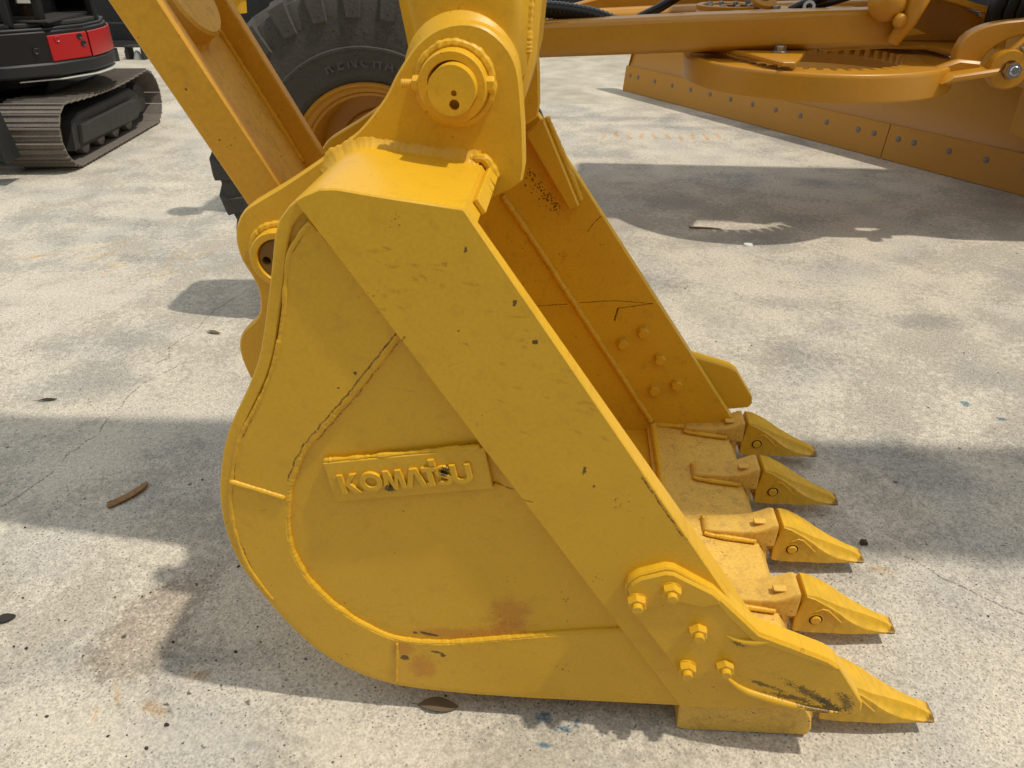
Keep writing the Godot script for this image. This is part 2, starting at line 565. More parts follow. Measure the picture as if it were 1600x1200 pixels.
func part(called: String, t: PackedVector3Array, m: Material, parent: Node = self, thr := 38.0) -> MeshInstance3D:
	return put(called, make_mesh(t, thr), m, parent)

func thing(called: String, label: String, category: String, group := "", at := Vector3.ZERO) -> Node3D:
	var o := Node3D.new()
	o.name = numbered(called, self)
	o.position = at
	add_child(o, true)
	return tag(o, label, category, group)

func tag(o: Node3D, label: String, category: String, group := "") -> Node3D:
	o.set_meta("label", label)
	o.set_meta("category", category)
	if group: o.set_meta("group", group)
	return o

func sub(called: String, parent: Node) -> Node3D:
	var o := Node3D.new()
	o.name = numbered(called, parent)
	parent.add_child(o, true)
	return o

func p3(a: PackedVector2Array, z: float) -> Array:
	var r := []
	for p in a: r.append(Vector3(p.x, p.y, z))
	return r

# ------------------------------------------------------------------ ground
func ground():
	var sz := 1024
	var n1 := nz(sz, 0.11, 101, 3)
	var n2 := nz(sz, 0.30, 102, 2)
	var n3 := nz(sz, 0.045, 103, 4)
	var pit := nz(sz, 0.07, 104, 1, FastNoiseLite.TYPE_CELLULAR)
	var b := PackedByteArray()
	b.resize(sz * sz * 3)
	var hgt := PackedByteArray()
	hgt.resize(sz * sz)
	for i in sz * sz:
		var a := n1[i] / 255.0
		var f := n2[i] / 255.0
		var c := n3[i] / 255.0
		var v := 0.915 + 0.30 * (a - 0.5) + 0.26 * (f - 0.5) + 0.20 * (c - 0.5)
		var hole := clampf((0.16 - pit[i] / 255.0) * 9.0, 0, 1) * clampf((c - 0.5) * 5.0, 0, 1)
		v *= 1.0 - 0.45 * hole
		b[i * 3] = int(255 * clampf(v, 0, 1))
		b[i * 3 + 1] = int(255 * clampf(v, 0, 1))
		b[i * 3 + 2] = int(255 * clampf(v * (1.0 - 0.05 * (a - 0.5)), 0, 1))
		hgt[i] = int(255 * clampf(0.5 + 0.5 * (a - 0.5) + 0.35 * (f - 0.5) + 0.4 * (c - 0.5) - 0.5 * hole, 0, 1))
	var fn := FastNoiseLite.new()
	fn.seed = 8
	fn.frequency = 0.03
	for k in 2600:
		var f := rng.randf()
		var dark := Color(0.5, 0.48, 0.46) if f < 0.07 else Color(0.74, 0.72, 0.70) if f < 0.6 else Color(1.10, 1.10, 1.09)
		fleck(b, sz, rng.randi() % sz, rng.randi() % sz, pow(rng.randf(), 3.0) * 2.0 + 0.7, dark, fn)
	var tile := tex(sz, b)
	var bump := ImageTexture.create_from_image(grey(sz, hgt))
	# the slab in view: its own picture of patches, stains and cracks
	var ms := 2048
	var rect := Rect2(-4.2, -6.6, 8.4, 8.4)
	var g1 := nz(ms, 0.0028, 201, 5)
	var g2 := nz(ms, 0.012, 202, 5)
	var g3 := nz(ms, 0.006, 203, 4)
	var g4 := nz(ms, 0.09, 204, 3)
	var mb := PackedByteArray()
	mb.resize(ms * ms * 3)
	for i in ms * ms:
		var a := g1[i] / 255.0 - 0.5
		var c := g2[i] / 255.0 - 0.5
		var w := clampf((g3[i] / 255.0 - 0.48) * 3.0, 0, 1)
		var gr := g4[i] / 255.0 - 0.5
		var worn := clampf((a * 0.9 + c * 0.9 + gr * 1.0 + 0.06) * 3.2 + 0.5, 0, 1)
		var v := lerpf(0.882, 0.970, worn) + 0.05 * c
		v *= lerpf(1.0, 0.93, w)
		mb[i * 3] = int(255 * clampf(v * lerpf(1.0, 0.985, w), 0, 1))
		mb[i * 3 + 1] = int(255 * clampf(v * lerpf(0.975, 0.975, w), 0, 1))
		mb[i * 3 + 2] = int(255 * clampf(v * lerpf(0.92, 0.945, w), 0, 1))
	var n := FastNoiseLite.new()
	n.seed = 21
	n.frequency = 0.02
	n.fractal_octaves = 5
	# grey worn patches and painted shadow bands, damp mark, rust and blue paint, as they lie on the slab
	for s in [[-2.4, -2.12, 0.14, 0.07, 0.2], [1.66, -1.66, 0.25, 0.1, 0.0], [1.1, -1.8, 0.3, 0.1, 0.1], [1.15, -0.5, 0.4, 0.15, 0.3], [-2.9, -2.7, 0.4, 0.12, 0.1], [-1.5, -2.9, 0.5, 0.1, 0.1], [0.4, -2.0, 0.4, 0.12, 0.2], [-1.0, -0.8, 0.3, 0.1, 0.2], [2.1, -1.2, 0.3, 0.12, -0.2], [0.3, -5.9, 1.2, 0.16, 0.0], [1.4, -5.6, 0.8, 0.1, 0.0]]:  # last two entries paint a distant cast shadow into the slab
		stamp(mb, ms, rect, Vector2(s[0], s[1]), Vector2(s[2], s[3]), s[4], Color(0.86, 0.87, 0.89), n, 0.7, 0.6)
	poly_stamp(mb, ms, rect, V2([-1.17, 0.50, -1.14, 0.28, -1.05, 0.19, -0.93, 0.18, -0.96, 0.30, -0.95, 0.45, -1.0, 0.52, -1.08, 0.54]), Color(0.86, 0.835, 0.82), n, 0.035)
	for k in 22:
		var c := Color(0.88, 0.88, 0.89) if rng.randf() < 0.5 else Color(1.08, 1.08, 1.07)
		stamp(mb, ms, rect, Vector2(rng.randf_range(-3.5, 3.5), rng.randf_range(-6.0, 1.5)), Vector2(rng.randf_range(0.08, 0.5), rng.randf_range(0.04, 0.16)), rng.randf_range(-0.3, 0.3), c, n, 0.9, 0.8)
	var orange := Color(1.0, 0.9, 0.76)
	for k in 26:
		stamp(mb, ms, rect, Vector2(-2.35 + rng.randfn() * 0.32, -2.12 + rng.randfn() * 0.16), Vector2(rng.randf_range(0.03, 0.12), rng.randf_range(0.006, 0.02)), rng.randf_range(0.5, 1.0) * -1.0, orange, n, 0.8, 0.8)
	for k in 10:
		stamp(mb, ms, rect, Vector2(0.25 + k * 0.11, -5.22 + rng.randf_range(-0.05, 0.05)), Vector2(0.025, 0.14), rng.randf_range(-0.2, 0.2), Color(1.0, 0.84, 0.68), n, 0.7, 0.6)
	for s in [[-0.92, 0.60, 0.05, 0.02, 0.4], [-0.86, 0.50, 0.05, 0.025, 0.2], [-1.05, 0.62, 0.03, 0.008, 1.2], [-1.02, 0.58, 0.05, 0.008, 1.0], [0.9, 0.0, 0.05, 0.02, 0.0]]:
		stamp(mb, ms, rect, Vector2(s[0], s[1]), Vector2(s[2], s[3]), s[4], Color(0.98, 0.87, 0.75), n, 0.9, 0.9)
	var blue := Color(0.50, 0.66, 0.80)
	for s in [[-0.02, 0.55, 0.018, 0.022], [0.03, 0.575, 0.022, 0.008], [0.055, 0.56, 0.006, 0.014], [-0.01, 0.62, 0.02, 0.008], [0.01, 0.58, 0.006, 0.006], [0.56, 0.34, 0.03, 0.012], [0.62, 0.365, 0.02, 0.01], [0.67, 0.35, 0.025, 0.008], [0.53, 0.25, 0.03, 0.012], [1.52, -0.93, 0.025, 0.02], [1.61, -0.83, 0.03, 0.015]]:
		stamp(mb, ms, rect, Vector2(s[0], s[1]), Vector2(s[2], s[3]), 0.2, blue, n, 0.9, 0.5)
	var crack := Color(0.66, 0.64, 0.62)
	line_stamp(mb, ms, rect, [Vector2(-1.60, -0.98), Vector2(-1.68, -0.82), Vector2(-1.68, -0.59), Vector2(-1.66, -0.46), Vector2(-1.69, -0.36), Vector2(-1.70, -0.18), Vector2(-1.75, -0.06), Vector2(-1.95, 0.1)], 0.004, crack, 1.2)
	line_stamp(mb, ms, rect, [Vector2(-1.6, -1.75), Vector2(-1.67, -1.50), Vector2(-1.67, -1.27), Vector2(-1.71, -1.14), Vector2(-1.67, -1.03), Vector2(-1.70, -0.97)], 0.003, crack, 1.2)
	line_stamp(mb, ms, rect, [Vector2(1.0, -0.06), Vector2(1.07, 0.02), Vector2(1.18, 0.11), Vector2(1.3, 0.19)], 0.003, crack, 1.0)
	line_stamp(mb, ms, rect, [Vector2(2.6, -2.0), Vector2(2.0, -1.9), Vector2(1.2, -2.1)], 0.003, Color(0.8, 0.8, 0.8), 1.0)
	for k in 34:
		fleck(mb, ms, int((-1.0 + rng.randfn() * 0.25 + 4.2) / 8.4 * ms), int((0.55 + rng.randfn() * 0.25 + 6.6) / 8.4 * ms), rng.randf_range(0.45, 1.1), Color(0.45, 0.43, 0.43), fn)
	for k in 240:
		fleck(mb, ms, rng.randi() % ms, rng.randi() % ms, pow(rng.randf(), 4.0) * 1.2 + 0.45, Color(0.58, 0.56, 0.55), fn)
	var near := mat(Color(0.86, 0.85, 0.825), 0.85, 0.0, 0.35)
	near.albedo_texture = tile
	near.uv1_scale = Vector3(1 / 1.15, 1 / 1.15, 1)
	near.heightmap_enabled = true
	near.heightmap_texture = bump
	near.heightmap_scale = 0.32
	near.detail_enabled = true
	near.detail_albedo = tex(ms, mb)
	near.detail_blend_mode = BaseMaterial3D.BLEND_MODE_MUL
	near.detail_uv_layer = BaseMaterial3D.DETAIL_UV_2
	near.uv2_scale = Vector3(1 / 8.4, 1 / 8.4, 1)
	near.uv2_offset = Vector3(4.2 / 8.4, 6.6 / 8.4, 0)
	var far: StandardMaterial3D = near.duplicate()
	var fs := 1024
	var f1 := nz(fs, 0.006, 301, 5)
	var f2 := nz(fs, 0.03, 302, 4)
	var fb := PackedByteArray()
	fb.resize(fs * fs * 3)
	for i in fs * fs:
		var v := 0.905 + 0.15 * (f1[i] / 255.0 - 0.5) + 0.17 * (f2[i] / 255.0 - 0.5)
		fb[i * 3] = int(255 * clampf(v, 0, 1))
		fb[i * 3 + 1] = int(255 * clampf(v * 0.975, 0, 1))
		fb[i * 3 + 2] = int(255 * clampf(v * 0.91, 0, 1))
	far.detail_albedo = tex(fs, fb)
	far.uv2_scale = Vector3(1 / 12.0, 1 / 12.0, 1)
	var t := PackedVector3Array()
	t = quad_xz(-4.2, -6.6, 4.2, 1.8)
	var o := slab("concrete_ground", t, near)
	t = PackedVector3Array()
	t.append_array(quad_xz(-200.0, -200.0, 200.0, -6.6))
	t.append_array(quad_xz(-200.0, 1.8, 200.0, 200.0))
	t.append_array(quad_xz(-200.0, -6.6, -4.2, 1.8))
	t.append_array(quad_xz(4.2, -6.6, 200.0, 1.8))
	o = slab("concrete_yard", t, far)

func quad_xz(x0: float, z0: float, x1: float, z1: float) -> PackedVector3Array:
	return PackedVector3Array([Vector3(x0, 0, z0), Vector3(x1, 0, z0), Vector3(x1, 0, z1), Vector3(x0, 0, z0), Vector3(x1, 0, z1), Vector3(x0, 0, z1)])

func slab(called: String, t: PackedVector3Array, m: Material) -> MeshInstance3D:
	var a := []
	a.resize(Mesh.ARRAY_MAX)
	var nor := PackedVector3Array()
	var uv := PackedVector2Array()
	for p in t:
		nor.append(Vector3.UP)
		uv.append(Vector2(p.x, p.z))
	a[Mesh.ARRAY_VERTEX] = t
	a[Mesh.ARRAY_NORMAL] = nor
	a[Mesh.ARRAY_TEX_UV] = uv
	a[Mesh.ARRAY_TEX_UV2] = uv
	var me := ArrayMesh.new()
	me.add_surface_from_arrays(Mesh.PRIMITIVE_TRIANGLES, a)
	var o := put(called, me, m)
	o.set_meta("kind", "structure")
	return o

func fence():
	var t := thing("screen_fence", "dark sheet screen fence along the back of the yard", "fence", "", Vector3(0, 0, -10.5))
	var n := FastNoiseLite.new()
	n.seed = 5
	n.frequency = 0.8
	var rows := []
	for layer in [0.0, -0.03]:
		var grid := []
		for i in 241:
			var x := -14.0 + i * 0.1
			var col := PackedVector3Array()
			for k in 9:
				var y := 0.06 + k * 0.28
				col.append(Vector3(x, y, layer + 0.10 * n.get_noise_2d(x * 1.6, y * 0.35) + 0.03 * n.get_noise_2d(x * 6.0, y)))
			grid.append(col)
		rows.append(grid)
	var rings := []
	for i in 241:
		var ring: PackedVector3Array = rows[0][i].duplicate()
		var back: PackedVector3Array = rows[1][i].duplicate()
		back.reverse()
		ring.append_array(back)
		rings.append(ring)
	part("sheet", loft(rings), M.tarp, t, 60)
	for i in 9:
		var x := -13.5 + i * 2.9
		part("post", tube([Vector3(x, 0, -0.12), Vector3(x, 2.5, -0.12)], 0.03, 8), M.frame, t)
	part("rail", tube([Vector3(-14, 0.33, 0.11), Vector3(10, 0.33, 0.11)], 0.012, 6), M.frame, t)
	part("kick_board", box(Vector3(-2, 0.045, 0.1), Vector3(24, 0.09, 0.05)), M.dark, t)

func light_blocker():
	# added unseen light blocker behind the camera; dims faces turned towards it
	var t := thing("added_blocker", "added grey ribbed sheet behind the camera that blocks low sky light", "added_blocker", "", Vector3(0, 0, 6.5))
	var p := PackedVector2Array()
	for i in 120:
		p.append(Vector2(-18 + i * 0.3, 0.0))
		p.append(Vector2(-18 + i * 0.3 + 0.2, 0.0))
		p.append(Vector2(-18 + i * 0.3 + 0.225, 0.04))
		p.append(Vector2(-18 + i * 0.3 + 0.275, 0.04))
	p.append(Vector2(18, 0.3))
	p.append(Vector2(-18, 0.3))
	var q := PackedVector2Array()
	for v in p: q.append(Vector2(v.x, v.y))
	part("blocker_sheet", flat(q, 0.0, 5.0, 0.0), mat(Color(0.47, 0.47, 0.46), 0.7), t)
	part("blocker_top", box(Vector3(0, 5.15, 3.0), Vector3(37, 0.2, 7.0), 0.02), mat(Color(0.45, 0.44, 0.43), 0.7), t)

# ------------------------------------------------------------------ the bucket
func spline2(p: PackedVector2Array, step := 0.02) -> PackedVector2Array:
	var a := []
	for q in p: a.append(q)
	return PackedVector2Array(smooth_path(a, step))

func shell_outline() -> PackedVector2Array:
	var top := V2([-0.162, 1.196, -0.282, 1.212, -0.345, 1.222])
	var back := spline2(V2([-0.345, 1.222, -0.377, 1.221, -0.406, 1.211, -0.432, 1.193, -0.452, 1.170, -0.464, 1.140, -0.478, 1.085, -0.499, 1.010, -0.522, 0.935, -0.544, 0.885, -0.571, 0.837, -0.602, 0.783, -0.626, 0.730, -0.649, 0.655, -0.662, 0.583, -0.664, 0.515, -0.655, 0.446, -0.637, 0.388, -0.611, 0.330, -0.570, 0.252, -0.519, 0.181, -0.467, 0.135, -0.411, 0.103, -0.345, 0.082, -0.26, 0.073]), 0.02)
	var r := PackedVector2Array([top[0], top[1]])
	r.append_array(back)
	r.append_array(V2([-0.176, 0.069, -0.036, 0.070, 0.125, 0.075, 0.285, 0.079]))
	return r

func inside_of(p: PackedVector2Array, d: float) -> PackedVector2Array:
	var r := PackedVector2Array()
	for i in p.size():
		var e := (p[mini(i + 1, p.size() - 1)] - p[maxi(i - 1, 0)]).normalized()
		r.append(p[i] + Vector2(-e.y, e.x) * d)
	return r

func excavator_bucket():
	var t := thing("excavator_bucket", "large yellow excavator bucket resting on the concrete, teeth towards the right", "excavator bucket")
	var outer := shell_outline()
	var inner := inside_of(outer, 0.022)
	inner[0] = Vector2(-0.144, 1.168)
	inner.insert(1, Vector2(-0.165, 1.160))
	var ring := outer.duplicate()
	var back := inner.duplicate()
	back.reverse()
	ring.append_array(back)
	part("shell", ext(ring, -0.556, 0.556, 0.0025), M.yellow, t, 30)
	# side plates sit inside the shell
	for s in [1, -1]:
		var p := inside_of(outer, 0.014)
		p[0] = Vector2(-0.168, 1.185)
		if s > 0: p.append_array(V2([0.50, 0.10, 0.535, 0.13, 0.345, 0.424]))
		else: p.append_array(V2([0.50, 0.10, 0.565, 0.152, 0.535, 0.195, -0.098, 1.113, -0.150, 1.189]))
		part("side_plate", ext(p, minf(s * 0.5, s * 0.548), maxf(s * 0.5, s * 0.548), 0.002), M.side if s > 0 else M.inner, t)
	var weld := V2([-0.402, 1.168, -0.425, 1.142, -0.448, 1.104, -0.469, 1.011, -0.497, 0.925, -0.524, 0.865, -0.550, 0.820, -0.586, 0.762, -0.607, 0.714, -0.628, 0.648, -0.641, 0.584, -0.644, 0.517, -0.638, 0.448, -0.622, 0.392, -0.597, 0.335])
	var groove := V2([-0.272, 0.983, -0.306, 0.939, -0.368, 0.859, -0.417, 0.801, -0.462, 0.747, -0.486, 0.709, -0.510, 0.656, -0.523, 0.616, -0.535, 0.545, -0.537, 0.477, -0.518, 0.406, -0.487, 0.351, -0.447, 0.303, -0.399, 0.263, -0.333, 0.231, -0.245, 0.229, -0.141, 0.247, -0.013, 0.276, 0.156, 0.305])
	var low := inside_of(outer, 0.012)
	for s in [1, -1]:
		var band := spline2(weld, 0.02)
		for q in low:
			if q.y < 0.33 and q.x > -0.64 and q.y < 0.62: band.append(q)
		band.append_array(V2([0.281, 0.097]))
		var g := spline2(groove, 0.02)
		g.reverse()
		band.append_array(g)
		var z0 := minf(s * 0.548, s * 0.557)
		part("wear_band", ext(band, z0, z0 + 0.009, 0.0018), M.side if s > 0 else M.yellow, t)
		var strip := V2([-0.418, 1.205, -0.404, 1.213, -0.377, 1.224, -0.352, 1.225, -0.282, 1.2145, -0.160, 1.1985, 0.343, 0.424, 0.50, 0.185, 0.50, 0.11, 0.281, 0.093])
		z0 = minf(s * 0.548, s * 0.570)
		part("edge_plate", ext(strip, z0, z0 + 0.022, 0.0025), M.side if s > 0 else M.yellow, t)
	# welds on the near side
	part("weld_bead", bead(p3(weld, 0.5555), 0.0042, false, 0.35), M.weld, t)
	part("weld_bead", bead(p3(groove, 0.5500), 0.0066, false, 0.25), M.weld, t)
	part("weld_bead", bead([Vector3(-0.388, 1.158, 0.556), Vector3(-0.32, 1.057, 0.556), Vector3(-0.272, 0.983, 0.556)], 0.0075, false, 0.3), M.weld, t)
	part("weld_bead", bead([Vector3(-0.272, 0.983, 0.5565), Vector3(-0.138, 0.769, 0.5565), Vector3(0.045, 0.491, 0.5565), Vector3(0.156, 0.305, 0.5565)], 0.0035, true), M.weld, t)
	part("weld_bead", bead([Vector3(0.156, 0.305, 0.557), Vector3(0.281, 0.099, 0.557)], 0.004, true), M.weld, t)
	part("weld_bead", bead([Vector3(-0.631, 0.650, 0.557), Vector3(-0.527, 0.615, 0.557)], 0.0055, true, 0.15), M.weld, t)
	part("weld_bead", bead([Vector3(-0.339, 0.226, 0.557), Vector3(-0.350, 0.097, 0.557)], 0.004, true, 0.4), M.weld, t)
	# the name plate and its raised letters
	var x := Transform3D(Basis(Vector3(0, 0, 1), deg_to_rad(9.7)), Vector3(-0.428, 0.614, 0.548))
	var pl := part("name_plate", moved(ext(V2([0, 0, 0.308, 0, 0.310, 0.092, 0.003, 0.092]), 0.0, 0.013, 0.0015), x), M.side, t)
	letters(pl, x)
	part("weld_bead", bead([x * Vector3(0.003, 0.0945, 0.007), x * Vector3(0.302, 0.0945, 0.009)], 0.0042, true, 0.6), M.weld, t)
	part("weld_bead", bead([x * Vector3(0.308, 0.002, 0.004), x * Vector3(0.32, -0.002, 0.002)], 0.006, true, 0.4), M.weld, t)
	# the far side plate, seen from within
	part("gusset", ext(V2([-0.085, 1.115, 0.021, 0.880, -0.006, 0.866, -0.135, 1.075]), -0.502, -0.462, 0.004), M.yellow, t)
	part("weld_bead", bead([Vector3(-0.078, 1.115, -0.498), Vector3(0.026, 0.884, -0.498)], 0.009, true, 0.25), M.weld, t)
	part("weld_bead", bead([Vector3(-0.201, 0.894, -0.499), Vector3(-0.09, 0.73, -0.499), Vector3(-0.006, 0.599, -0.499), Vector3(0.15, 0.36, -0.499), Vector3(0.295, 0.135, -0.499)], 0.0095, false, 0.2), M.weld, t)
	part("weld_bead", bead([Vector3(0.30, 0.126, -0.49), Vector3(0.302, 0.127, -0.2), Vector3(0.30, 0.126, 0.1), Vector3(0.30, 0.126, 0.49)], 0.011, false, 0.15), M.weld, t)
	part("weld_bead", bead([Vector3(0.30, 0.128, -0.496), Vector3(0.54, 0.118, -0.496)], 0.009, true, 0.25), M.weld, t)
	for q in [[0.239, 0.471], [0.179, 0.428], [0.300, 0.377], [0.362, 0.285], [0.293, 0.262]]:
		var ax := axis_to(Vector3(q[0], q[1], -0.5), Vector3(0, 0, 1))
		var bt := disc(0.021, 0.004, 0.001, 18, ax)
		bt.append_array(hex(0.0185, 0.017, ax.translated_local(Vector3(0, 0, 0.003)), rng.randf()))
		part("bolt_head", bt, M.weld, t)
	# lip, floor and their wear
	part("lip_plate", ext(V2([0.285, 0.004, 0.30, 0.0, 0.572, 0.010, 0.577, 0.030, 0.570, 0.070, 0.548, 0.106, 0.30, 0.124, 0.282, 0.116]), -0.558, 0.558, 0.004), M.dusty, t)
	# hinge lugs
	var lug := V2([-0.676, 0.728, -0.685, 0.773, -0.683, 0.811, -0.669, 0.839, -0.642, 0.862, -0.626, 0.887, -0.621, 0.930, -0.631, 0.966, -0.644, 0.995, -0.648, 1.035, -0.640, 1.069, -0.621, 1.097, -0.599, 1.112, -0.532, 1.150, -0.445, 1.205, -0.384, 1.248, -0.333, 1.303, -0.310, 1.340, -0.282, 1.378, -0.259, 1.401, -0.229, 1.418, -0.194, 1.425, -0.162, 1.421, -0.136, 1.407, -0.112, 1.382, -0.099, 1.353, -0.093, 1.312])
	var lo := spline2(lug, 0.012)
	lo.append_array(V2([-0.089, 1.26, -0.087, 1.19, -0.091, 1.165, -0.115, 1.148, -0.20, 1.11, -0.45, 1.06, -0.50, 0.95, -0.60, 0.76, -0.64, 0.67]))
	for s in [1, -1]:
		var z0 := minf(s * 0.25, s * 0.30)
		part("hinge_lug", ext(lo, z0, z0 + 0.05, 0.004), M.yellow, t, 30)
		var ax := axis_to(Vector3(-0.207, 1.330, s * 0.298), Vector3(0, 0, s))
		part("pin_boss", lathe([[0.0415, 0], [0.0595, 0], [0.0585, 0.036], [0.056, 0.040], [0.0435, 0.040], [0.0415, 0.036]], 40, ax), M.yellow, t)
		var wb := []
		for k in 45: wb.append(ax * Vector3(0.064 * cos(TAU * k / 44 + 3.9), 0.064 * sin(TAU * k / 44 + 3.9), 0.003))
		part("weld_bead", bead(wb, 0.008, true, 0.3), M.weld, t)
		var bx := axis_to(Vector3(-0.556, 1.010, s * 0.298), Vector3(0, 0, s))
		part("pin_boss", lathe([[0.0415, 0], [0.0585, 0], [0.0575, 0.030], [0.055, 0.033], [0.0435, 0.033], [0.0415, 0.030]], 40, bx), M.yellow, t)
		wb = []
		for k in 45: wb.append(bx * Vector3(0.062 * cos(TAU * k / 44 + 3.9), 0.062 * sin(TAU * k / 44 + 3.9), 0.003))
		part("weld_bead", bead(wb, 0.008, true, 0.3), M.weld, t)
		if s > 0:
			pin_with_holes(t, "hinge_pin", Vector3(-0.203, 1.331, 0.372), 0.0395, [[0.004, -0.004, 0.0048, 0.008], [0.004, -0.022, 0.0085, 0.02]], M.yellow)
			pin_with_holes(t, "link_pin", Vector3(-0.556, 1.010, 0.326), 0.0395, [[-0.026, -0.003, 0.0085, 0.02], [-0.008, 0.004, 0.006, 0.012]], M.rustpin)
			# the keeper bolt across the boss
			var kb := sub("keeper_bolt", t)
			var c := Vector3(-0.207, 1.333, 0.322)
			var left := axis_to(c + Vector3(-0.056, 0, 0), Vector3(-1, 0, 0))
			part("nut", hex(0.0135, 0.013, left, 0.5), M.weld, kb)
			var th := []
			for k in 15: th.append_array([[0.0078 if k % 2 else 0.0070, 0.012 + k * 0.0014]])
			th.push_front([0.0001, 0.0])
			th.push_front([0.0001, 0.033])
			th.append([0.006, 0.033])
			part("stud", lathe(th, 14, left), M.weld, kb)
			var right := axis_to(c + Vector3(0.054, 0, 0), Vector3(1, 0, 0))
			var hd := disc(0.0155, 0.003, 0.0008, 18, right)
			hd.append_array(hex(0.0135, 0.013, right.translated_local(Vector3(0, 0, 0.003)), 0.5))
			part("head", hd, M.weld, kb)
	part("hinge_pin_core", tube([Vector3(-0.205, 1.331, -0.36), Vector3(-0.205, 1.331, 0.345)], 0.038, 24), M.yellow, t)
	part("link_pin_core", tube([Vector3(-0.556, 1.010, -0.32), Vector3(-0.556, 1.010, 0.302)], 0.038, 24), M.rustpin, t)
	for s in [1, -1]:
		part("weld_bead", fillet([Vector3(-0.452, 1.168, 0), Vector3(-0.435, 1.190, 0), Vector3(-0.406, 1.210, 0), Vector3(-0.377, 1.220, 0), Vector3(-0.345, 1.221, 0), Vector3(-0.282, 1.212, 0), Vector3(-0.166, 1.1965, 0)], s * 0.298, s, 0.021), M.weld, t, 60)
		part("weld_bead", bead([Vector3(-0.185, 1.206, s * 0.303), Vector3(-0.160, 1.204, s * 0.307), Vector3(-0.148, 1.190, s * 0.306), Vector3(-0.139, 1.170, s * 0.303)], 0.0105, false, 0.5), M.weld, t)
	# the bar across the front of the top plate, its lower edge gouged
	for s in [1, -1]:
		var bar := ext(V2([0.0, 0.0, 0.195, 0.0, 0.195, -0.026, 0.150, -0.026, 0.146, -0.012, 0.138, -0.010, 0.134, -0.026, 0.112, -0.026, 0.110, -0.015, 0.105, -0.013, 0.101, -0.026, 0.084, -0.026, 0.082, -0.019, 0.079, -0.019, 0.077, -0.026, 0.0, -0.026]), 0.0, 0.010, 0.002)
		var bs := Basis(Vector3(0, 0, -s), Vector3(-0.541, 0.841, 0), Vector3(0.841, 0.541, 0))
		part("front_bar", moved(bar, Transform3D(bs, Vector3(-0.156, 1.188, s * 0.499))), M.yellow, t)
	# teeth and side cutters
	for i in 5: tooth(t, 0.5 - 0.25 * i)
	for s in [1, -1]: side_cutter(t, s)

func pin_with_holes(t: Node3D, called: String, c: Vector3, r: float, holes: Array, m: Material):
	# the round face is cut into two halves, each carrying one hole, so that the holes are real
	var tri := PackedVector3Array()
	var split: float = (holes[0][1] + holes[1][1]) / 2.0
	var vertical: bool = absf(holes[0][0] - holes[1][0]) > absf(holes[0][1] - holes[1][1])
	if vertical: split = (holes[0][0] + holes[1][0]) / 2.0
	for h in holes:
		var hc := Vector2(h[0], h[1])
		var side := signf((hc.x if vertical else hc.y) - split)
		var n := 48
		var a0 := PackedVector3Array()
		var a1 := PackedVector3Array()
		var a2 := PackedVector3Array()
		var angles := []
		for k in n: angles.append(TAU * k / n - PI)
		var half := sqrt(r * r - split * split)
		for e in [-half, half]: angles.append((Vector2(split, e) - hc).angle() if vertical else (Vector2(e, split) - hc).angle())
		angles.sort()
		n = angles.size()
		for k in n:
			var d := Vector2.from_angle(angles[k])
			var bq := hc.dot(d)
			var far := -bq + sqrt(bq * bq - hc.length_squared() + r * r)
			var comp := d.x if vertical else d.y
			var pos := hc.x if vertical else hc.y
			if comp * side < -0.0001: far = minf(far, (split - pos) / comp)
			var o := hc + d * far
			a0.append(c + Vector3(o.x, o.y, 0))
			var q: Vector2 = hc + d * h[2]
			a1.append(c + Vector3(q.x, q.y, 0))
			a2.append(c + Vector3(q.x, q.y, -h[3]))
		for k in n:
			var j := (k + 1) % n
			tri.append_array([a0[k], a1[j], a0[j], a0[k], a1[k], a1[j]])
			tri.append_array([a1[k], a2[j], a1[j], a1[k], a2[k], a2[j]])
			tri.append_array([a2[k], Vector3(c.x + hc.x, c.y + hc.y, c.z - h[3]), a2[j]])
	var rings := [PackedVector3Array(), PackedVector3Array()]
	for k in 64:
		var d := Vector2.from_angle(TAU * k / 64)
		rings[0].append(c + Vector3(d.x * r, d.y * r, 0))
		rings[1].append(c + Vector3(d.x * r, d.y * r, -0.06))
	for k in 64:
		var j := (k + 1) % 64
		tri.append_array([rings[0][k], rings[0][j], rings[1][j], rings[0][k], rings[1][j], rings[1][k]])
	part(called, tri, m, t)

func stroke(pts: PackedVector2Array, w: float, closed := false) -> PackedVector2Array:
	var l := PackedVector2Array()
	var r := PackedVector2Array()
	var n := pts.size()
	for i in n:
		var a := pts[(i + n - 1) % n] if closed or i > 0 else pts[i]
		var b := pts[(i + 1) % n] if closed or i < n - 1 else pts[i]
		var e := (b - a).normalized()
		var d := Vector2(-e.y, e.x) * w / 2
		l.append(pts[i] + d)
		r.append(pts[i] - d)
	r.reverse()
	l.append_array(r)
	return l

func arc2(c: Vector2, r: Vector2, a0: float, a1: float, n: int) -> PackedVector2Array:
	var p := PackedVector2Array()
	for k in n + 1:
		var a := deg_to_rad(lerpf(a0, a1, k / float(n)))
		p.append(c + Vector2(cos(a) * r.x, sin(a) * r.y))
	return p

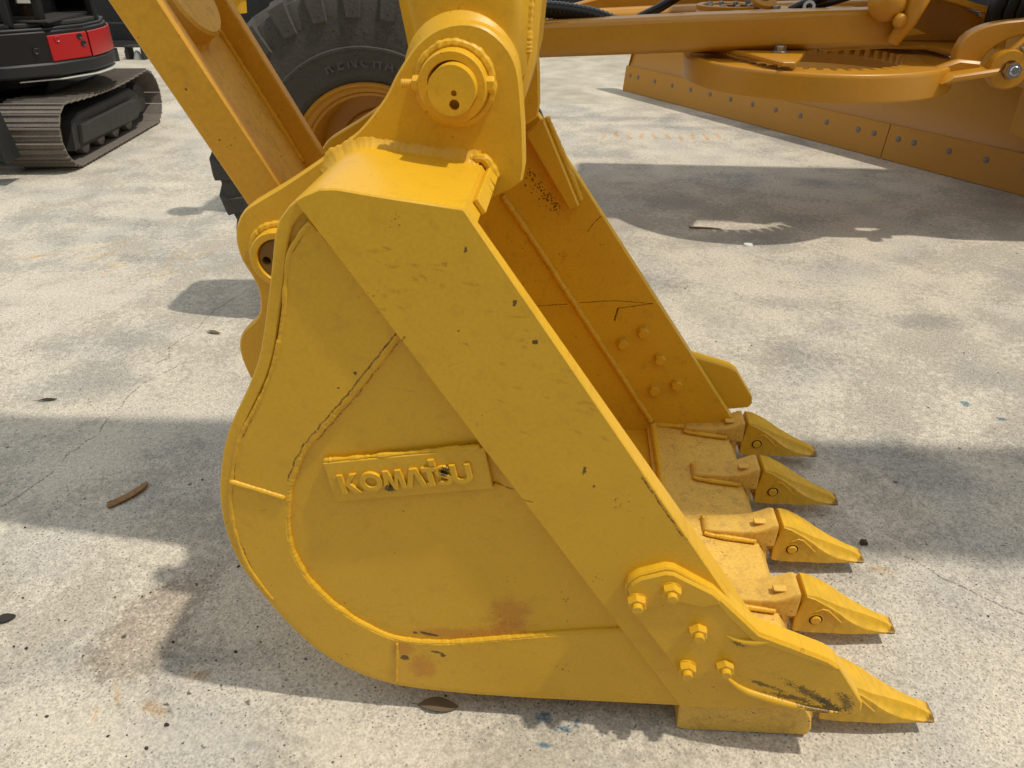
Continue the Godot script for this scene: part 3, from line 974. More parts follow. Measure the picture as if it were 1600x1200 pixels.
func letters(plate: Node3D, x: Transform3D):
	var h := 0.044
	var w := 0.0115
	var glyphs := []
	glyphs.append([V2([0, 0, w, 0, w, h, 0, h]), V2([w * 0.9, h * 0.5, 0.025, h, 0.039, h, 0.0215, h * 0.53, 0.040, 0, 0.026, 0, w * 0.9, h * 0.44])])
	glyphs.append([])
	glyphs.append([V2([0, 0, 0.010, 0, 0.0125, h * 0.62, 0.019, 0, 0.026, 0, 0.0325, h * 0.62, 0.035, 0, 0.045, 0, 0.040, h, 0.029, h, 0.0225, h * 0.42, 0.016, h, 0.005, h])])
	glyphs.append([V2([0, 0, 0.011, 0, 0.0215, h * 0.72, 0.030, 0, 0.042, 0, 0.029, h, 0.0145, h])])
	glyphs.append([V2([0.0, h, 0.0, h - 0.0105, 0.008, h - 0.0105, 0.008, 0.009, 0.004, 0.009, 0.004, 0, 0.0195, 0, 0.0195, h - 0.0105, 0.028, h - 0.0105, 0.028, h]), V2([0.0205, h + 0.001, 0.0285, h + 0.001, 0.0285, h + 0.016, 0.0165, h + 0.016, 0.0165, h + 0.001])])
	var s := PackedVector2Array()
	s.append_array(arc2(Vector2(0.0135, h * 0.71), Vector2(0.0105, h * 0.185), 25, 265, 14))
	s.append_array(arc2(Vector2(0.0135, h * 0.28), Vector2(0.0115, h * 0.175), 80, -155, 14))
	glyphs.append([stroke(s, 0.0098)])
	var u := PackedVector2Array([Vector2(0.0055, h)])
	u.append_array(arc2(Vector2(0.0195, h * 0.34), Vector2(0.014, h * 0.23), 180, 360, 14))
	u.append(Vector2(0.0335, h))
	glyphs.append([stroke(u, 0.0112)])
	var at := [0.022, 0.062, 0.106, 0.148, 0.185, 0.2105, 0.238]
	for i in 7:
		var t := PackedVector3Array()
		if i == 1:
			t = lathe([[0.0108, 0], [0.0222, 0], [0.0222, 0.0035], [0.0214, 0.0045], [0.0116, 0.0045], [0.0108, 0.0035]], 32, Transform3D(Basis.IDENTITY, Vector3(0.0225, h / 2, 0)))
		for g in glyphs[i]: t.append_array(ext(g, 0.0, 0.0045, 0.0009))
		part("letter", moved_keep(t, x * Transform3D(Basis.from_scale(Vector3(1, 1, 1.35)), Vector3(at[i], 0.021, 0.0128))), M.side, plate)

func moved_keep(t: PackedVector3Array, x: Transform3D) -> PackedVector3Array:
	var r := PackedVector3Array()
	for p in t: r.append(x * p)
	return r

# meshes of one tooth, shared by all five
var tooth_meshes := {}

func section(q: Array) -> PackedVector3Array:
	# x, top, flank edge, bottom, half width, half width of the flat top
	var a: float = q[5]
	var w: float = q[4]
	var half := [[0.0, q[1]], [a * 0.6, q[1]], [a, q[1] - 0.0008]]
	for k in 3:
		var f := (k + 1) / 4.0
		half.append([lerpf(a, w, f), lerpf(q[1] - 0.001, q[2], f) - 0.0035 * sin(PI * f) * clampf((w - a) / 0.012, 0, 1.3)])
	half.append_array([[w - 0.0006, q[2]], [w, lerpf(q[2], q[3], 0.15)], [w, lerpf(q[2], q[3], 0.6)], [w, q[3] + 0.003], [w - 0.003, q[3]], [w * 0.5, q[3]], [0.0, q[3]]])
	var r := PackedVector3Array()
	for p in half: r.append(Vector3(q[0], p[1], p[0]))
	for i in range(half.size() - 2, 0, -1): r.append(Vector3(q[0], half[i][1], -half[i][0]))
	return r

func tooth(t: Node3D, z: float):
	if tooth_meshes.is_empty():
		# adapter welded on the lip
		var strap := []
		for q in [[0.398, 0.018, 0.120], [0.403, 0.025, 0.130], [0.414, 0.030, 0.136], [0.45, 0.035, 0.139], [0.50, 0.039, 0.142], [0.535, 0.042, 0.147], [0.560, 0.043, 0.158], [0.582, 0.043, 0.169], [0.592, 0.041, 0.170], [0.594, 0.039, 0.168]]:
			var r := PackedVector3Array()
			for p in [[1.0, 0.0], [1.0, 0.80], [0.97, 0.93], [0.88, 1.0], [-0.88, 1.0], [-0.97, 0.93], [-1.0, 0.80], [-1.0, 0.0]]:
				r.append(Vector3(q[0], lerpf(0.100, q[2], p[1]), p[0] * q[1]))
			strap.append(r)
		var a := loft(strap)
		a.append_array(moved(ext(V2([0.545, 0.148, 0.535, 0.11, 0.556, 0.100, 0.568, 0.052, 0.573, 0.046, 0.583, 0.050, 0.577, 0.07, 0.576, 0.095, 0.581, 0.125, 0.590, 0.150, 0.593, 0.163, 0.588, 0.167, 0.57, 0.160]), -0.041, 0.041, 0.004), Transform3D()))
		a.append_array(box(Vector3(0.60, 0.105, 0), Vector3(0.06, 0.07, 0.05), 0.004))
		a.append_array(moved(ext(V2([0.40, -0.004, 0.57, 0.0, 0.58, 0.05, 0.56, 0.06, 0.40, 0.03]), -0.035, 0.035, 0.004), Transform3D()))
		a.append_array(box(Vector3(0.548, 0.160, 0.012), Vector3(0.030, 0.008, 0.02), 0.002))
		tooth_meshes.adapter = make_mesh(a, 45)
		var w := bead([Vector3(0.40, 0.124, 0.03), Vector3(0.43, 0.122, 0.038), Vector3(0.54, 0.116, 0.046)], 0.007, false, 0.3)
		w.append_array(bead([Vector3(0.40, 0.124, -0.03), Vector3(0.43, 0.122, -0.038), Vector3(0.54, 0.116, -0.046)], 0.007, false, 0.3))
		tooth_meshes.weld = make_mesh(w)
		# the point: back edge hollow, nose worn
		var rings := []
		var keys := [[0.604, 0.166, 0.162, 0.050, 0.041, 0.036], [0.607, 0.170, 0.166, 0.048, 0.043, 0.038], [0.63, 0.166, 0.158, 0.046, 0.044, 0.037], [0.66, 0.152, 0.140, 0.046, 0.044, 0.036], [0.69, 0.135, 0.119, 0.046, 0.043, 0.033], [0.715, 0.120, 0.098, 0.045, 0.042, 0.026], [0.74, 0.107, 0.080, 0.044, 0.040, 0.020], [0.77, 0.092, 0.064, 0.043, 0.036, 0.015], [0.80, 0.078, 0.053, 0.041, 0.032, 0.012], [0.825, 0.066, 0.048, 0.040, 0.029, 0.013], [0.842, 0.056, 0.046, 0.039, 0.027, 0.017], [0.849, 0.050, 0.045, 0.040, 0.025, 0.020]]
		var n := FastNoiseLite.new()
		n.seed = 14
		n.frequency = 38.0
		for k in 91:
			var f := k / 90.0 * (keys.size() - 1)
			var i := mini(int(f), keys.size() - 2)
			var q := []
			for c in 6: q.append(lerpf(keys[i][c], keys[i + 1][c], smoothstep(0.0, 1.0, f - i) * 0.3 + (f - i) * 0.7))
			var ring := section(q)
			for j in ring.size():
				var hollow := 0.0
				if q[0] < 0.66:
					var u := clampf((ring[j].y - 0.047) / 0.12, 0, 1)
					hollow = -0.016 * sin(PI * pow(1.0 - u, 1.3) * 0.75) * (0.66 - q[0]) / 0.06
				ring[j].x += hollow
				var wear := smoothstep(0.80, 0.85, ring[j].x)
				ring[j] += Vector3(0, n.get_noise_3dv(ring[j]) , n.get_noise_3dv(ring[j] + Vector3(3, 1, 2))) * (0.0006 + 0.0016 * wear)
			rings.append(ring)
		var pt := loft(rings)
		var cols := PackedColorArray()
		for p in pt:
			var wv := n.get_noise_3dv(p * 2.2) * 0.5 + 0.2 * n.get_noise_3dv(p * 6.0)
			var edge := smoothstep(0.70, 0.85, p.x) * 0.035 + 0.018 * smoothstep(0.82, 0.85, p.x)
			var bottom := 1.0 - smoothstep(0.0, 0.012, p.y - 0.042)
			var k := clampf((p.x - 0.853 + edge * 0.30 + wv * 0.05 + bottom * 0.03 * smoothstep(0.7, 0.8, p.x)) / 0.005, 0, 1)
			var dusty := clampf(0.5 + 2.2 * n.get_noise_3dv(p * 1.1 + Vector3(5, 5, 5)), 0, 1)
			cols.append(Color(1, 1, 1).lerp(Color(0.80, 0.84, 1.5), dusty * 0.8).lerp(Color(0.28, 0.26, 0.7), k * 0.9))
		tooth_meshes.point = make_mesh(pt, 42, cols)
		var rd := bead([Vector3(0.632, 0.118, 0.043), Vector3(0.65, 0.130, 0.0435), Vector3(0.664, 0.126, 0.0435), Vector3(0.705, 0.085, 0.0415)], 0.0028, true, 0.05)
		tooth_meshes.ridge = make_mesh(rd)
		tooth_meshes.hole = make_mesh(lathe([[0.0160, -0.004], [0.0195, -0.004], [0.0188, 0.0030], [0.0168, 0.0030]], 24, axis_to(Vector3(0.640, 0.094, 0.0425), Vector3(0, 0, 1))))
		tooth_meshes.pin = make_mesh(disc(0.0125, 0.012, 0.002, 24, axis_to(Vector3(0.640, 0.094, 0.038), Vector3(0, 0, 1))))
		tooth_meshes.shade_disc = make_mesh(disc(0.0165, 0.0030, 0.0003, 24, axis_to(Vector3(0.640, 0.094, 0.0415), Vector3(0, 0, 1))))  # dark disc on the flank standing in for shade inside the hole
	var x := Transform3D(Basis.IDENTITY, Vector3(0, 0, z))
	var o := sub("tooth", t)
	o.transform = x
	put("adapter", tooth_meshes.adapter, M.dusty, o)
	put("weld_bead", tooth_meshes.weld, M.weld, o)
	put("point", tooth_meshes.point, M.worn, o)
	put("ridge", tooth_meshes.ridge, M.yellow, o)
	put("pin_hole_shade", tooth_meshes.shade_disc, M.hole, o)
	put("pin_hole_rim", tooth_meshes.hole, M.yellow, o)
	put("pin", tooth_meshes.pin, M.yellow, o)

func side_cutter(t: Node3D, s: int):
	var o := sub("side_cutter", t)
	var out := V2([0.132, 0.458, 0.139, 0.481, 0.158, 0.498, 0.205, 0.518, 0.222, 0.516, 0.302, 0.467, 0.350, 0.417, 0.403, 0.364, 0.471, 0.342, 0.541, 0.318, 0.565, 0.302, 0.630, 0.204, 0.634, 0.179, 0.623, 0.162, 0.557, 0.156, 0.516, 0.161, 0.409, 0.178, 0.368, 0.211, 0.328, 0.212, 0.295, 0.211, 0.252, 0.241, 0.146, 0.405])
	var m: Material = M.side if s > 0 else M.yellow
	var b := flared(ext(out, 0.545, 0.588, 0.003))
	if s < 0: b = mirrored(b)
	part("plate", b, m, o)
	# the raised pad along the top by the bolts
	var pad := ext(V2([0.137, 0.462, 0.144, 0.480, 0.160, 0.494, 0.205, 0.512, 0.221, 0.511, 0.300, 0.466, 0.318, 0.449, 0.316, 0.437, 0.285, 0.425, 0.24, 0.436, 0.19, 0.417, 0.155, 0.40]), 0.586, 0.596, 0.004)
	if s < 0: pad = mirrored(pad)
	part("pad", pad, m, o)
	# ridges framing the hollow of the blade
	var rim := flared(ext(V2([0.302, 0.465, 0.350, 0.415, 0.403, 0.362, 0.471, 0.340, 0.541, 0.316, 0.565, 0.300, 0.559, 0.294, 0.535, 0.303, 0.465, 0.323, 0.391, 0.345, 0.336, 0.403, 0.293, 0.459]), 0.587, 0.5935, 0.003))
	if s < 0: rim = mirrored(rim)
	part("rim", rim, m, o)
	var top := [Vector3(0.312, 0.440, 0.588), Vector3(0.352, 0.414, 0.588), Vector3(0.405, 0.366, 0.588), Vector3(0.478, 0.326, 0.588), Vector3(0.547, 0.289, 0.588), Vector3(0.574, 0.265, 0.588)]
	var wid := [0.004, 0.006, 0.0075, 0.0075, 0.006, 0.003]
	var bot := [Vector3(0.355, 0.228, 0.588), Vector3(0.385, 0.201, 0.588), Vector3(0.425, 0.184, 0.588), Vector3(0.52, 0.166, 0.588), Vector3(0.59, 0.165, 0.588)]
	var bw := [0.003, 0.009, 0.010, 0.006, 0.003]
	var mid := [Vector3(0.338, 0.352, 0.588), Vector3(0.365, 0.337, 0.588), Vector3(0.40, 0.338, 0.588), Vector3(0.432, 0.351, 0.588)]
	var mw := [0.003, 0.008, 0.009, 0.004]
	for q in [[bot, bw], [mid, mw]]:
		var path := smooth_path(q[0], 0.01)
		var rad := []
		for k in path.size():
			var f: float = k / float(path.size() - 1) * (q[1].size() - 1)
			var i := mini(int(f), q[1].size() - 2)
			rad.append(lerpf(q[1][i], q[1][i + 1], f - i))
		var rg := flared(tube(path, rad, 10))
		if s < 0: rg = mirrored(rg)
		part("ridge", rg, m, o, 60)
	for q in [[0.157, 0.436, 0.594], [0.219, 0.470, 0.594], [0.284, 0.358, 0.587], [0.274, 0.247, 0.587], [0.350, 0.260, 0.587]]:
		var ax := axis_to(Vector3(q[0], q[1], s * q[2]), Vector3(0, 0, s))
		var bt := disc(0.0205, 0.003, 0.001, 20, ax)
		bt.append_array(hex(0.0195, 0.016, ax.translated_local(Vector3(0, 0, 0.002)), rng.randf_range(0.2, 0.9)))
		bt.append_array(disc(0.0108, 0.012, 0.0015, 16, ax.translated_local(Vector3(0, 0, 0.017))))
		part("nut", bt, M.weld, o)

func flared(t: PackedVector3Array) -> PackedVector3Array:
	# the blade of the cutter leans outwards beyond its bolts
	var r := PackedVector3Array()
	for p in t: r.append(p + Vector3(0, 0, 0.1 * maxf(0.0, p.x - 0.36)))
	return r

func mirrored(t: PackedVector3Array) -> PackedVector3Array:
	var r := PackedVector3Array()
	for p in t: r.append(Vector3(p.x, p.y, -p.z))
	return solid(r)

# ------------------------------------------------------------------ link and arm of the excavator
func excavator():
	var e := thing("excavator", "yellow excavator whose upright arm and slanting link carry the large bucket", "excavator")
	bucket_link(sub("bucket_link", e))
	excavator_arm(e)

func bucket_link(t: Node3D):
	var a := Vector2(-0.556, 1.010)
	var d := Vector2(-0.459, 0.888).normalized()
	var n := Vector2(-d.y, d.x) # to the lower left
	var L := 1.25
	for s in [1, -1]:
		var p := PackedVector2Array()
		p.append_array(arc_around(a, 0.052, n.angle() + 0.15, n.angle() + PI - 0.15, 12))
		p.append_array([a - n * 0.03 + d * 0.05, a - n * 0.004 + d * 0.10, a - n * 0.004 + d * L, a + n * 0.083 + d * L, a + n * 0.083 + d * 0.10, a + n * 0.065 + d * 0.04])
		var z0 := minf(s * 0.125, s * 0.155)
		part("flange", ext(p, z0, z0 + 0.03, 0.003), M.link, t)
	var w := V2([0, 0])
	w = PackedVector2Array([a + n * 0.070 + d * 0.07, a + n * 0.048 + d * 0.07, a + n * 0.048 + d * L, a + n * 0.070 + d * L])
	part("web", ext(w, -0.13, 0.13, 0.003), M.dusty, t)
	part("pin_sleeve", lathe([[0.0405, -0.19], [0.055, -0.19], [0.055, 0.19], [0.0405, 0.19]], 32, Transform3D(Basis.IDENTITY, Vector3(a.x, a.y, 0))), M.link, t)
	# a round boss standing on the web
	var c := a + d * 0.49 + n * 0.05
	part("round_boss", lathe([[0.0001, 0], [0.10, 0], [0.088, 0.012], [0.085, 0.045], [0.079, 0.050], [0.0001, 0.050]], 36, axis_to(Vector3(c.x, c.y, 0.0), Vector3(-n.x, -n.y, 0))), M.dusty, t)
	for s in [1, -1]:
		part("weld_bead", bead([Vector3(a.x + d.x * 0.1 + n.x * 0.046, a.y + d.y * 0.1 + n.y * 0.046, s * 0.122), Vector3(a.x + d.x * 0.9 + n.x * 0.046, a.y + d.y * 0.9 + n.y * 0.046, s * 0.122)], 0.007, true), M.weld, t)

func arc_around(c: Vector2, r: float, a0: float, a1: float, n: int) -> PackedVector2Array:
	var p := PackedVector2Array()
	for k in n + 1:
		p.append(c + Vector2.from_angle(lerpf(a0, a1, k / float(n))) * r)
	return p

func excavator_arm(t: Node3D):
	part("tip_boss", lathe([[0.0395, -0.238], [0.085, -0.238], [0.105, -0.215], [0.105, 0.215], [0.085, 0.238], [0.0395, 0.238]], 40, Transform3D(Basis.IDENTITY, Vector3(-0.207, 1.331, 0))), M.yellow, t)
	part("stick", ext(V2([-0.303, 1.33, -0.27, 1.26, -0.207, 1.235, -0.14, 1.26, -0.095, 1.33, -0.090, 1.46, -0.03, 2.4, -0.05, 3.3, -0.35, 3.35, -0.52, 2.9, -0.50, 2.3, -0.33, 1.50]), -0.205, 0.205, 0.03), M.yellow, t, 60)
	part("weld_bead", bead([Vector3(-0.078, 1.75, 0.15), Vector3(-0.088, 1.50, 0.155), Vector3(-0.093, 1.36, 0.16)], 0.009, false, 0.15), M.weld, t)
	part("nose_plate", ext(V2([-0.135, 1.24, -0.10, 1.27, -0.078, 1.35, -0.066, 1.48, -0.03, 1.9, -0.085, 1.9, -0.10, 1.45]), -0.17, 0.13, 0.012), M.yellow, t)
	part("boom", ext(V2([-1.1, 2.62, -0.2, 2.72, 1.3, 3.25, 4.6, 3.45, 4.6, 3.95, 1.2, 3.8, -0.3, 3.2, -1.1, 3.0]), -0.285, 0.25, 0.02), M.yellow, t)

# ------------------------------------------------------------------ the motor grader behind
func flat(pts: PackedVector2Array, y0: float, y1: float, bev := 0.003) -> PackedVector3Array:
	# an outline in x and z given height
	var q := PackedVector2Array()
	for p in pts: q.append(Vector2(p.x, -p.y))
	return moved(ext(q, y0, y1, bev), Transform3D(Basis(Vector3(1, 0, 0), Vector3(0, 0, -1), Vector3(0, 1, 0)), Vector3.ZERO))

func upright(x: Vector3) -> Transform3D:
	return axis_to(x, Vector3.UP)

func motor_grader():
	var t := thing("motor_grader", "yellow motor grader with big front wheel, geared circle and long blade behind the bucket", "motor grader")
	grader_wheel(t, -1.58, 1)
	grader_wheel(t, -4.45, -1)
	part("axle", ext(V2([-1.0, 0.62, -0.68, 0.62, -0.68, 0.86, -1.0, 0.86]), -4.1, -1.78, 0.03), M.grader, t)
	part("front_bracket", tube([Vector3(-1.40, 1.72, -2.85), Vector3(-1.75, 1.55, -2.82), Vector3(-1.85, 1.36, -2.8)], 0.04, 10), M.black, t)
	part("front_fitting", lathe([[0.0001, -0.12], [0.05, -0.12], [0.06, -0.02], [0.085, 0.0], [0.085, 0.12], [0.0001, 0.12]], 20, upright(Vector3(-1.85, 1.28, -2.8))), M.yellow, t)
	var cl := box(Vector3(-1.88, 1.09, -2.8), Vector3(0.05, 0.05, 0.04), 0.006)
	cl.append_array(box(Vector3(-1.89, 1.045, -2.79), Vector3(0.06, 0.03, 0.04), 0.006))
	part("clamp", cl, M.white, t)
	part("front_pipe", tube([Vector3(-1.98, 1.19, -2.8), Vector3(-1.92, 1.20, -2.78), Vector3(-1.85, 1.16, -2.82)], 0.015, 8), M.frame, t)
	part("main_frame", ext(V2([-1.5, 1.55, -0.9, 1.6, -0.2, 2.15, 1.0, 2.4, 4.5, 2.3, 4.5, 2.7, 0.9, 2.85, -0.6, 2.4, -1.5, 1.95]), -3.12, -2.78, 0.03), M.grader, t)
	# cab and engine house, out of the picture to the right, whose shade lies on the slab
	part("cab_body", box(Vector3(3.7, 1.25, -3.35), Vector3(1.5, 0.7, 1.25), 0.04), M.grader, t)
	part("cab_roof", box(Vector3(3.6, 3.05, -3.35), Vector3(1.7, 0.12, 1.35), 0.04), M.grader, t)
	for q in [[3.0, -2.78], [3.0, -3.92], [4.35, -2.78], [4.35, -3.92]]:
		part("cab_post", box(Vector3(q[0], 2.3, q[1]), Vector3(0.1, 1.42, 0.1), 0.01), M.black, t)
	for z in [-2.78, -3.92]:
		part("cab_window", box(Vector3(3.675, 2.3, z), Vector3(1.25, 1.4, 0.008), 0.001), M.glass, t)
	part("rear_frame", box(Vector3(3.05, 1.2, -3.35), Vector3(0.9, 0.9, 1.3), 0.04), M.grader, t)
	part("engine_house", box(Vector3(5.6, 1.7, -3.35), Vector3(2.1, 1.4, 1.3), 0.05), M.grader, t)
	part("saddle_shade_box", box(Vector3(1.9, 2.25, -3.5), Vector3(1.4, 0.6, 1.15), 0.03), M.grader, t)  # unseen, enlarged beyond a lift saddle to shade the circle below
	part("transmission_case", box(Vector3(3.3, 0.6, -3.35), Vector3(0.9, 0.4, 0.9), 0.04), M.grader, t)
	# drawbar: two box beams and the cross pieces that carry the circle
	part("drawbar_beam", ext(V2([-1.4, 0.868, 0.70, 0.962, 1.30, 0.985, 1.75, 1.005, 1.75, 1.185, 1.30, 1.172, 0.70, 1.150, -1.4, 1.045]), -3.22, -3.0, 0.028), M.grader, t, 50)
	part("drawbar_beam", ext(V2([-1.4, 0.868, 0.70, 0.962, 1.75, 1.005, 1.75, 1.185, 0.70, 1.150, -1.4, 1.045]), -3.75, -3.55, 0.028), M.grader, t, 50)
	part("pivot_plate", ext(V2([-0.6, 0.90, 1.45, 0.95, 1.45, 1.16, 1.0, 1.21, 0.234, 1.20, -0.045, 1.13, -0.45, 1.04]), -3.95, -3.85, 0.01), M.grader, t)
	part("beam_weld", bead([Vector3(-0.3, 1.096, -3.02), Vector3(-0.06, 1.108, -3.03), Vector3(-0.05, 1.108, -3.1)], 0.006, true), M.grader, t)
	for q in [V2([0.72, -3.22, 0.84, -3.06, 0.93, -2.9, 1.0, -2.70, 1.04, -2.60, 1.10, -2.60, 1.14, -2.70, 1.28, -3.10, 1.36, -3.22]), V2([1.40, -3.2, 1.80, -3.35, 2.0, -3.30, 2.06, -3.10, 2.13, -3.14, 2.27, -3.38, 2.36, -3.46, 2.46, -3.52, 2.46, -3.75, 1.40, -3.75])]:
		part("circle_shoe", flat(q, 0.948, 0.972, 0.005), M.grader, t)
	for p in [Vector3(1.10, 0.972, -2.96), Vector3(2.28, 0.972, -3.62)]:
		var b := disc(0.045, 0.008, 0.002, 20, upright(p))
		b.append_array(hex(0.032, 0.026, upright(p + Vector3(0, 0.008, 0)), 0.3))
		part("shoe_bolt", b, M.steel, t)
	# the circle and its inner gear teeth
	var ring := sub("circle", t)
	ring.position = Vector3(1.37, 0, -3.26)
	var up := upright(Vector3.ZERO)
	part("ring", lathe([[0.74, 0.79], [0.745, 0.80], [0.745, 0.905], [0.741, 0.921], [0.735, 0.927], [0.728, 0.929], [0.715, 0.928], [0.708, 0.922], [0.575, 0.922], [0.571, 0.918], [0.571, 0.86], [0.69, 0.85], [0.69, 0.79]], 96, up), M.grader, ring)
	var gt := make_mesh(ext(V2([-0.028, 0.0, 0.028, 0.0, 0.024, 0.02, 0.016, 0.075, -0.016, 0.075, -0.024, 0.02]), 0.865, 0.921, 0.004))
	for k in 48:
		var a := TAU * k / 48
		# the tooth's own y runs inwards, its own z upwards
		var inward := Vector3(-cos(a), 0, -sin(a))
		var bs := Basis(inward.cross(Vector3.UP), inward, Vector3.UP)
		put("gear_tooth", gt, M.grader, ring, Transform3D(bs, -inward * 0.575))
	# the blade
	var A := Vector3(0.549, -0.035, -7.414)
	var u := Vector3(0.561, 0, 0.828)
	var n := Vector3(-0.828, 0, 0.561)
	var prof := V2([0.0, 0.25, -0.042, 0.32, -0.075, 0.42, -0.086, 0.53, -0.075, 0.63, -0.035, 0.71, 0.01, 0.76])
	var sp := spline2(prof, 0.03)
	var rings := []
	for l in [0.0, 5.1]:
		var r := PackedVector3Array()
		for p in sp: r.append(A + u * l + n * p.x + Vector3.UP * p.y)
		for i in range(sp.size() - 1, -1, -1): r.append(A + u * l + n * (sp[i].x - 0.025) + Vector3.UP * sp[i].y)
		rings.append(r)
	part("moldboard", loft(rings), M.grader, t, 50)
	var bolt := make_mesh(lathe([[0.0001, 0.007], [0.013, 0.007], [0.016, 0.003], [0.0215, 0.003], [0.0225, 0.0], [0.0225, -0.012], [0.0001, -0.012]], 16))
	var l0 := 0.0
	for seg in [3.36, 1.7]:
		var e := sub("cutting_edge", t)
		var rr := []
		for l in [l0 + 0.004, l0 + seg - 0.004]:
			var r := PackedVector3Array()
			for p in [[0.049, 0.040], [0.032, 0.190], [0.020, 0.293], [-0.006, 0.293], [-0.004, 0.190], [0.017, 0.040]]:
				r.append(A + u * l + n * p[0] + Vector3.UP * p[1])
			rr.append(r)
		part("blade_strip", loft(rr), M.grader, e, 20)
		var spots := [0.10, 0.235]
		for k in 9: spots.append(0.52 + k * 0.282)
		spots.append_array([3.09, 3.24])
		for s in spots:
			if s > seg - 0.05: continue
			var c: Vector3 = A + u * (l0 + s) + n * 0.0305 + Vector3.UP * 0.204
			put("bolt", bolt, M.bolt, e, axis_to(c, (n + Vector3.UP * 0.11).normalized()))
		l0 += seg
	# yoke at the rear of the drawbar
	part("yoke", ext(V2([1.75, 0.972, 2.36, 0.972, 2.38, 1.01, 2.36, 1.10, 2.26, 1.15, 1.93, 1.26, 1.75, 1.26]), -3.55, -3.50, 0.006), M.grader, t)
	part("yoke", box(Vector3(2.375, 1.06, -3.38), Vector3(0.05, 0.19, 0.34), 0.015), M.grader, t)
	part("yoke_flange", moved(box(Vector3.ZERO, Vector3(0.62, 0.03, 0.26), 0.006), Transform3D(Basis(Vector3(0, 0, 1), -0.24), Vector3(2.08, 1.21, -3.40))), M.grader, t)
	part("yoke_gusset", ext(V2([1.72, 1.01, 1.98, 1.035, 1.74, 1.13]), -3.3, -3.27, 0.004), M.grader, t)
	var ball := []
	for k in 13:
		var a := -PI / 2 + PI * k / 12
		ball.append([maxf(0.0001, 0.10 * cos(a)), 0.10 * sin(a)])
	var bl := lathe(ball, 24, axis_to(Vector3(1.615, 1.225, -2.96), Vector3(0.6, 0.2, 0.8)))
	bl.append_array(disc(0.035, 0.04, 0.008, 16, axis_to(Vector3(1.66, 1.145, -2.90), Vector3(0.4, -0.2, 0.9))))
	part("ball_socket", bl, M.grader, t, 60)
	part("socket_strap", tube([Vector3(1.74, 1.35, -2.93), Vector3(1.745, 1.24, -2.90), Vector3(1.725, 1.14, -2.92), Vector3(1.69, 1.03, -2.97)], [0.05, 0.055, 0.045, 0.035], 14), M.grader, t, 60)
	# bracket, arm and castle nut at the right of the circle
	part("circle_bracket", ext(V2([1.80, 0.83, 1.86, 0.80, 1.95, 0.83, 2.12, 0.90, 2.10, 0.955, 1.99, 0.965, 1.90, 0.93, 1.84, 0.90]), -2.86, -2.80, 0.012), M.grader, t)
	part("circle_bracket", moved(ext(V2([1.88, 0.862, 2.14, 0.905, 2.15, 0.94, 1.93, 0.905]), -2.80, -2.68, 0.010), Transform3D()), M.grader, t)
	part("hook_plate", ext(spline2(V2([1.98, 0.99, 2.00, 1.06, 2.06, 1.11, 2.16, 1.14, 2.32, 1.16, 2.45, 1.20, 2.45, 1.10, 2.30, 1.085, 2.20, 1.05, 2.14, 1.00, 2.11, 0.94, 2.05, 0.90, 1.99, 0.93]), 0.03), -2.92, -2.84, 0.008), M.grader, t)
	part("cylinder_eye", lathe([[0.045, -0.05], [0.092, -0.05], [0.095, -0.04], [0.095, 0.03], [0.088, 0.042], [0.045, 0.042]], 28, axis_to(Vector3(2.205, 0.93, -2.74), Vector3(-0.15, 0.1, 1))), M.grader, t)
	var cn := hex(0.042, 0.075, axis_to(Vector3(2.20, 0.932, -2.70), Vector3(-0.15, 0.1, 1)), 0.2)
	cn.append_array(disc(0.022, 0.085, 0.003, 16, axis_to(Vector3(2.20, 0.932, -2.70), Vector3(-0.15, 0.1, 1))))
	part("castle_nut", cn, M.chrome, t)
	part("cylinder_rod", tube([Vector3(2.24, 0.93, -2.78), Vector3(2.8, 0.95, -2.9)], 0.04, 14), M.chrome, t)
	part("cylinder_tab", ext(V2([2.17, 1.0, 2.22, 0.99, 2.32, 1.06, 2.5, 1.12, 2.5, 1.17, 2.28, 1.12]), -2.76, -2.72, 0.008), M.grader, t)
	part("grease_fitting", tube([Vector3(2.24, 1.03, -2.72), Vector3(2.29, 1.075, -2.70)], 0.014, 10), M.steel, t)
	for k in 3:
		var p := Vector3(2.25 + k * 0.065, 1.10, -3.12)
		part("valve_fitting", tube([p, p + Vector3(-0.01, 0.06, 0), p + Vector3(0, 0.12, 0), p + Vector3(0.01, 0.22, -0.02)], [0.045, 0.038, 0.044, 0.036], 12), M.hose, t)
	# gear case, hoses, rod ends above the beam
	var gc := upright(Vector3(0.88, 0, -3.45))
	part("gear_case", lathe([[0.0001, 0.95], [0.25, 0.95], [0.22, 1.07], [0.185, 1.14], [0.19, 1.15], [0.19, 1.165], [0.18, 1.17], [0.16, 1.165], [0.155, 1.155], [0.0001, 1.155]], 40, gc), M.grader, t)
	for k in 10:
		var a := TAU * k / 10 + 0.2
		part("case_bolt", hex(0.016, 0.02, gc.translated_local(Vector3(0.135 * cos(a), 0.135 * sin(a), 1.155))), M.steel, t)
	var path := smooth_path([Vector3(-0.75, 1.10, -3.2), Vector3(-0.384, 1.160, -3.17), Vector3(-0.202, 1.158, -3.17), Vector3(-0.056, 1.145, -3.18), Vector3(0.089, 1.118, -3.2), Vector3(0.25, 1.06, -3.26)], 0.008)
	var rad := []
	for i in path.size(): rad.append(0.046 + 0.0035 * (1.0 if i % 3 == 0 else -0.2))
	part("ribbed_hose", tube(path, rad, 16), M.hose, t, 60)
	part("hose", tube(smooth_path([Vector3(0.30, 1.04, -3.6), Vector3(0.38, 1.09, -3.55), Vector3(0.477, 1.140, -3.52), Vector3(0.62, 1.23, -3.5)], 0.03), 0.028, 12), M.hose, t)
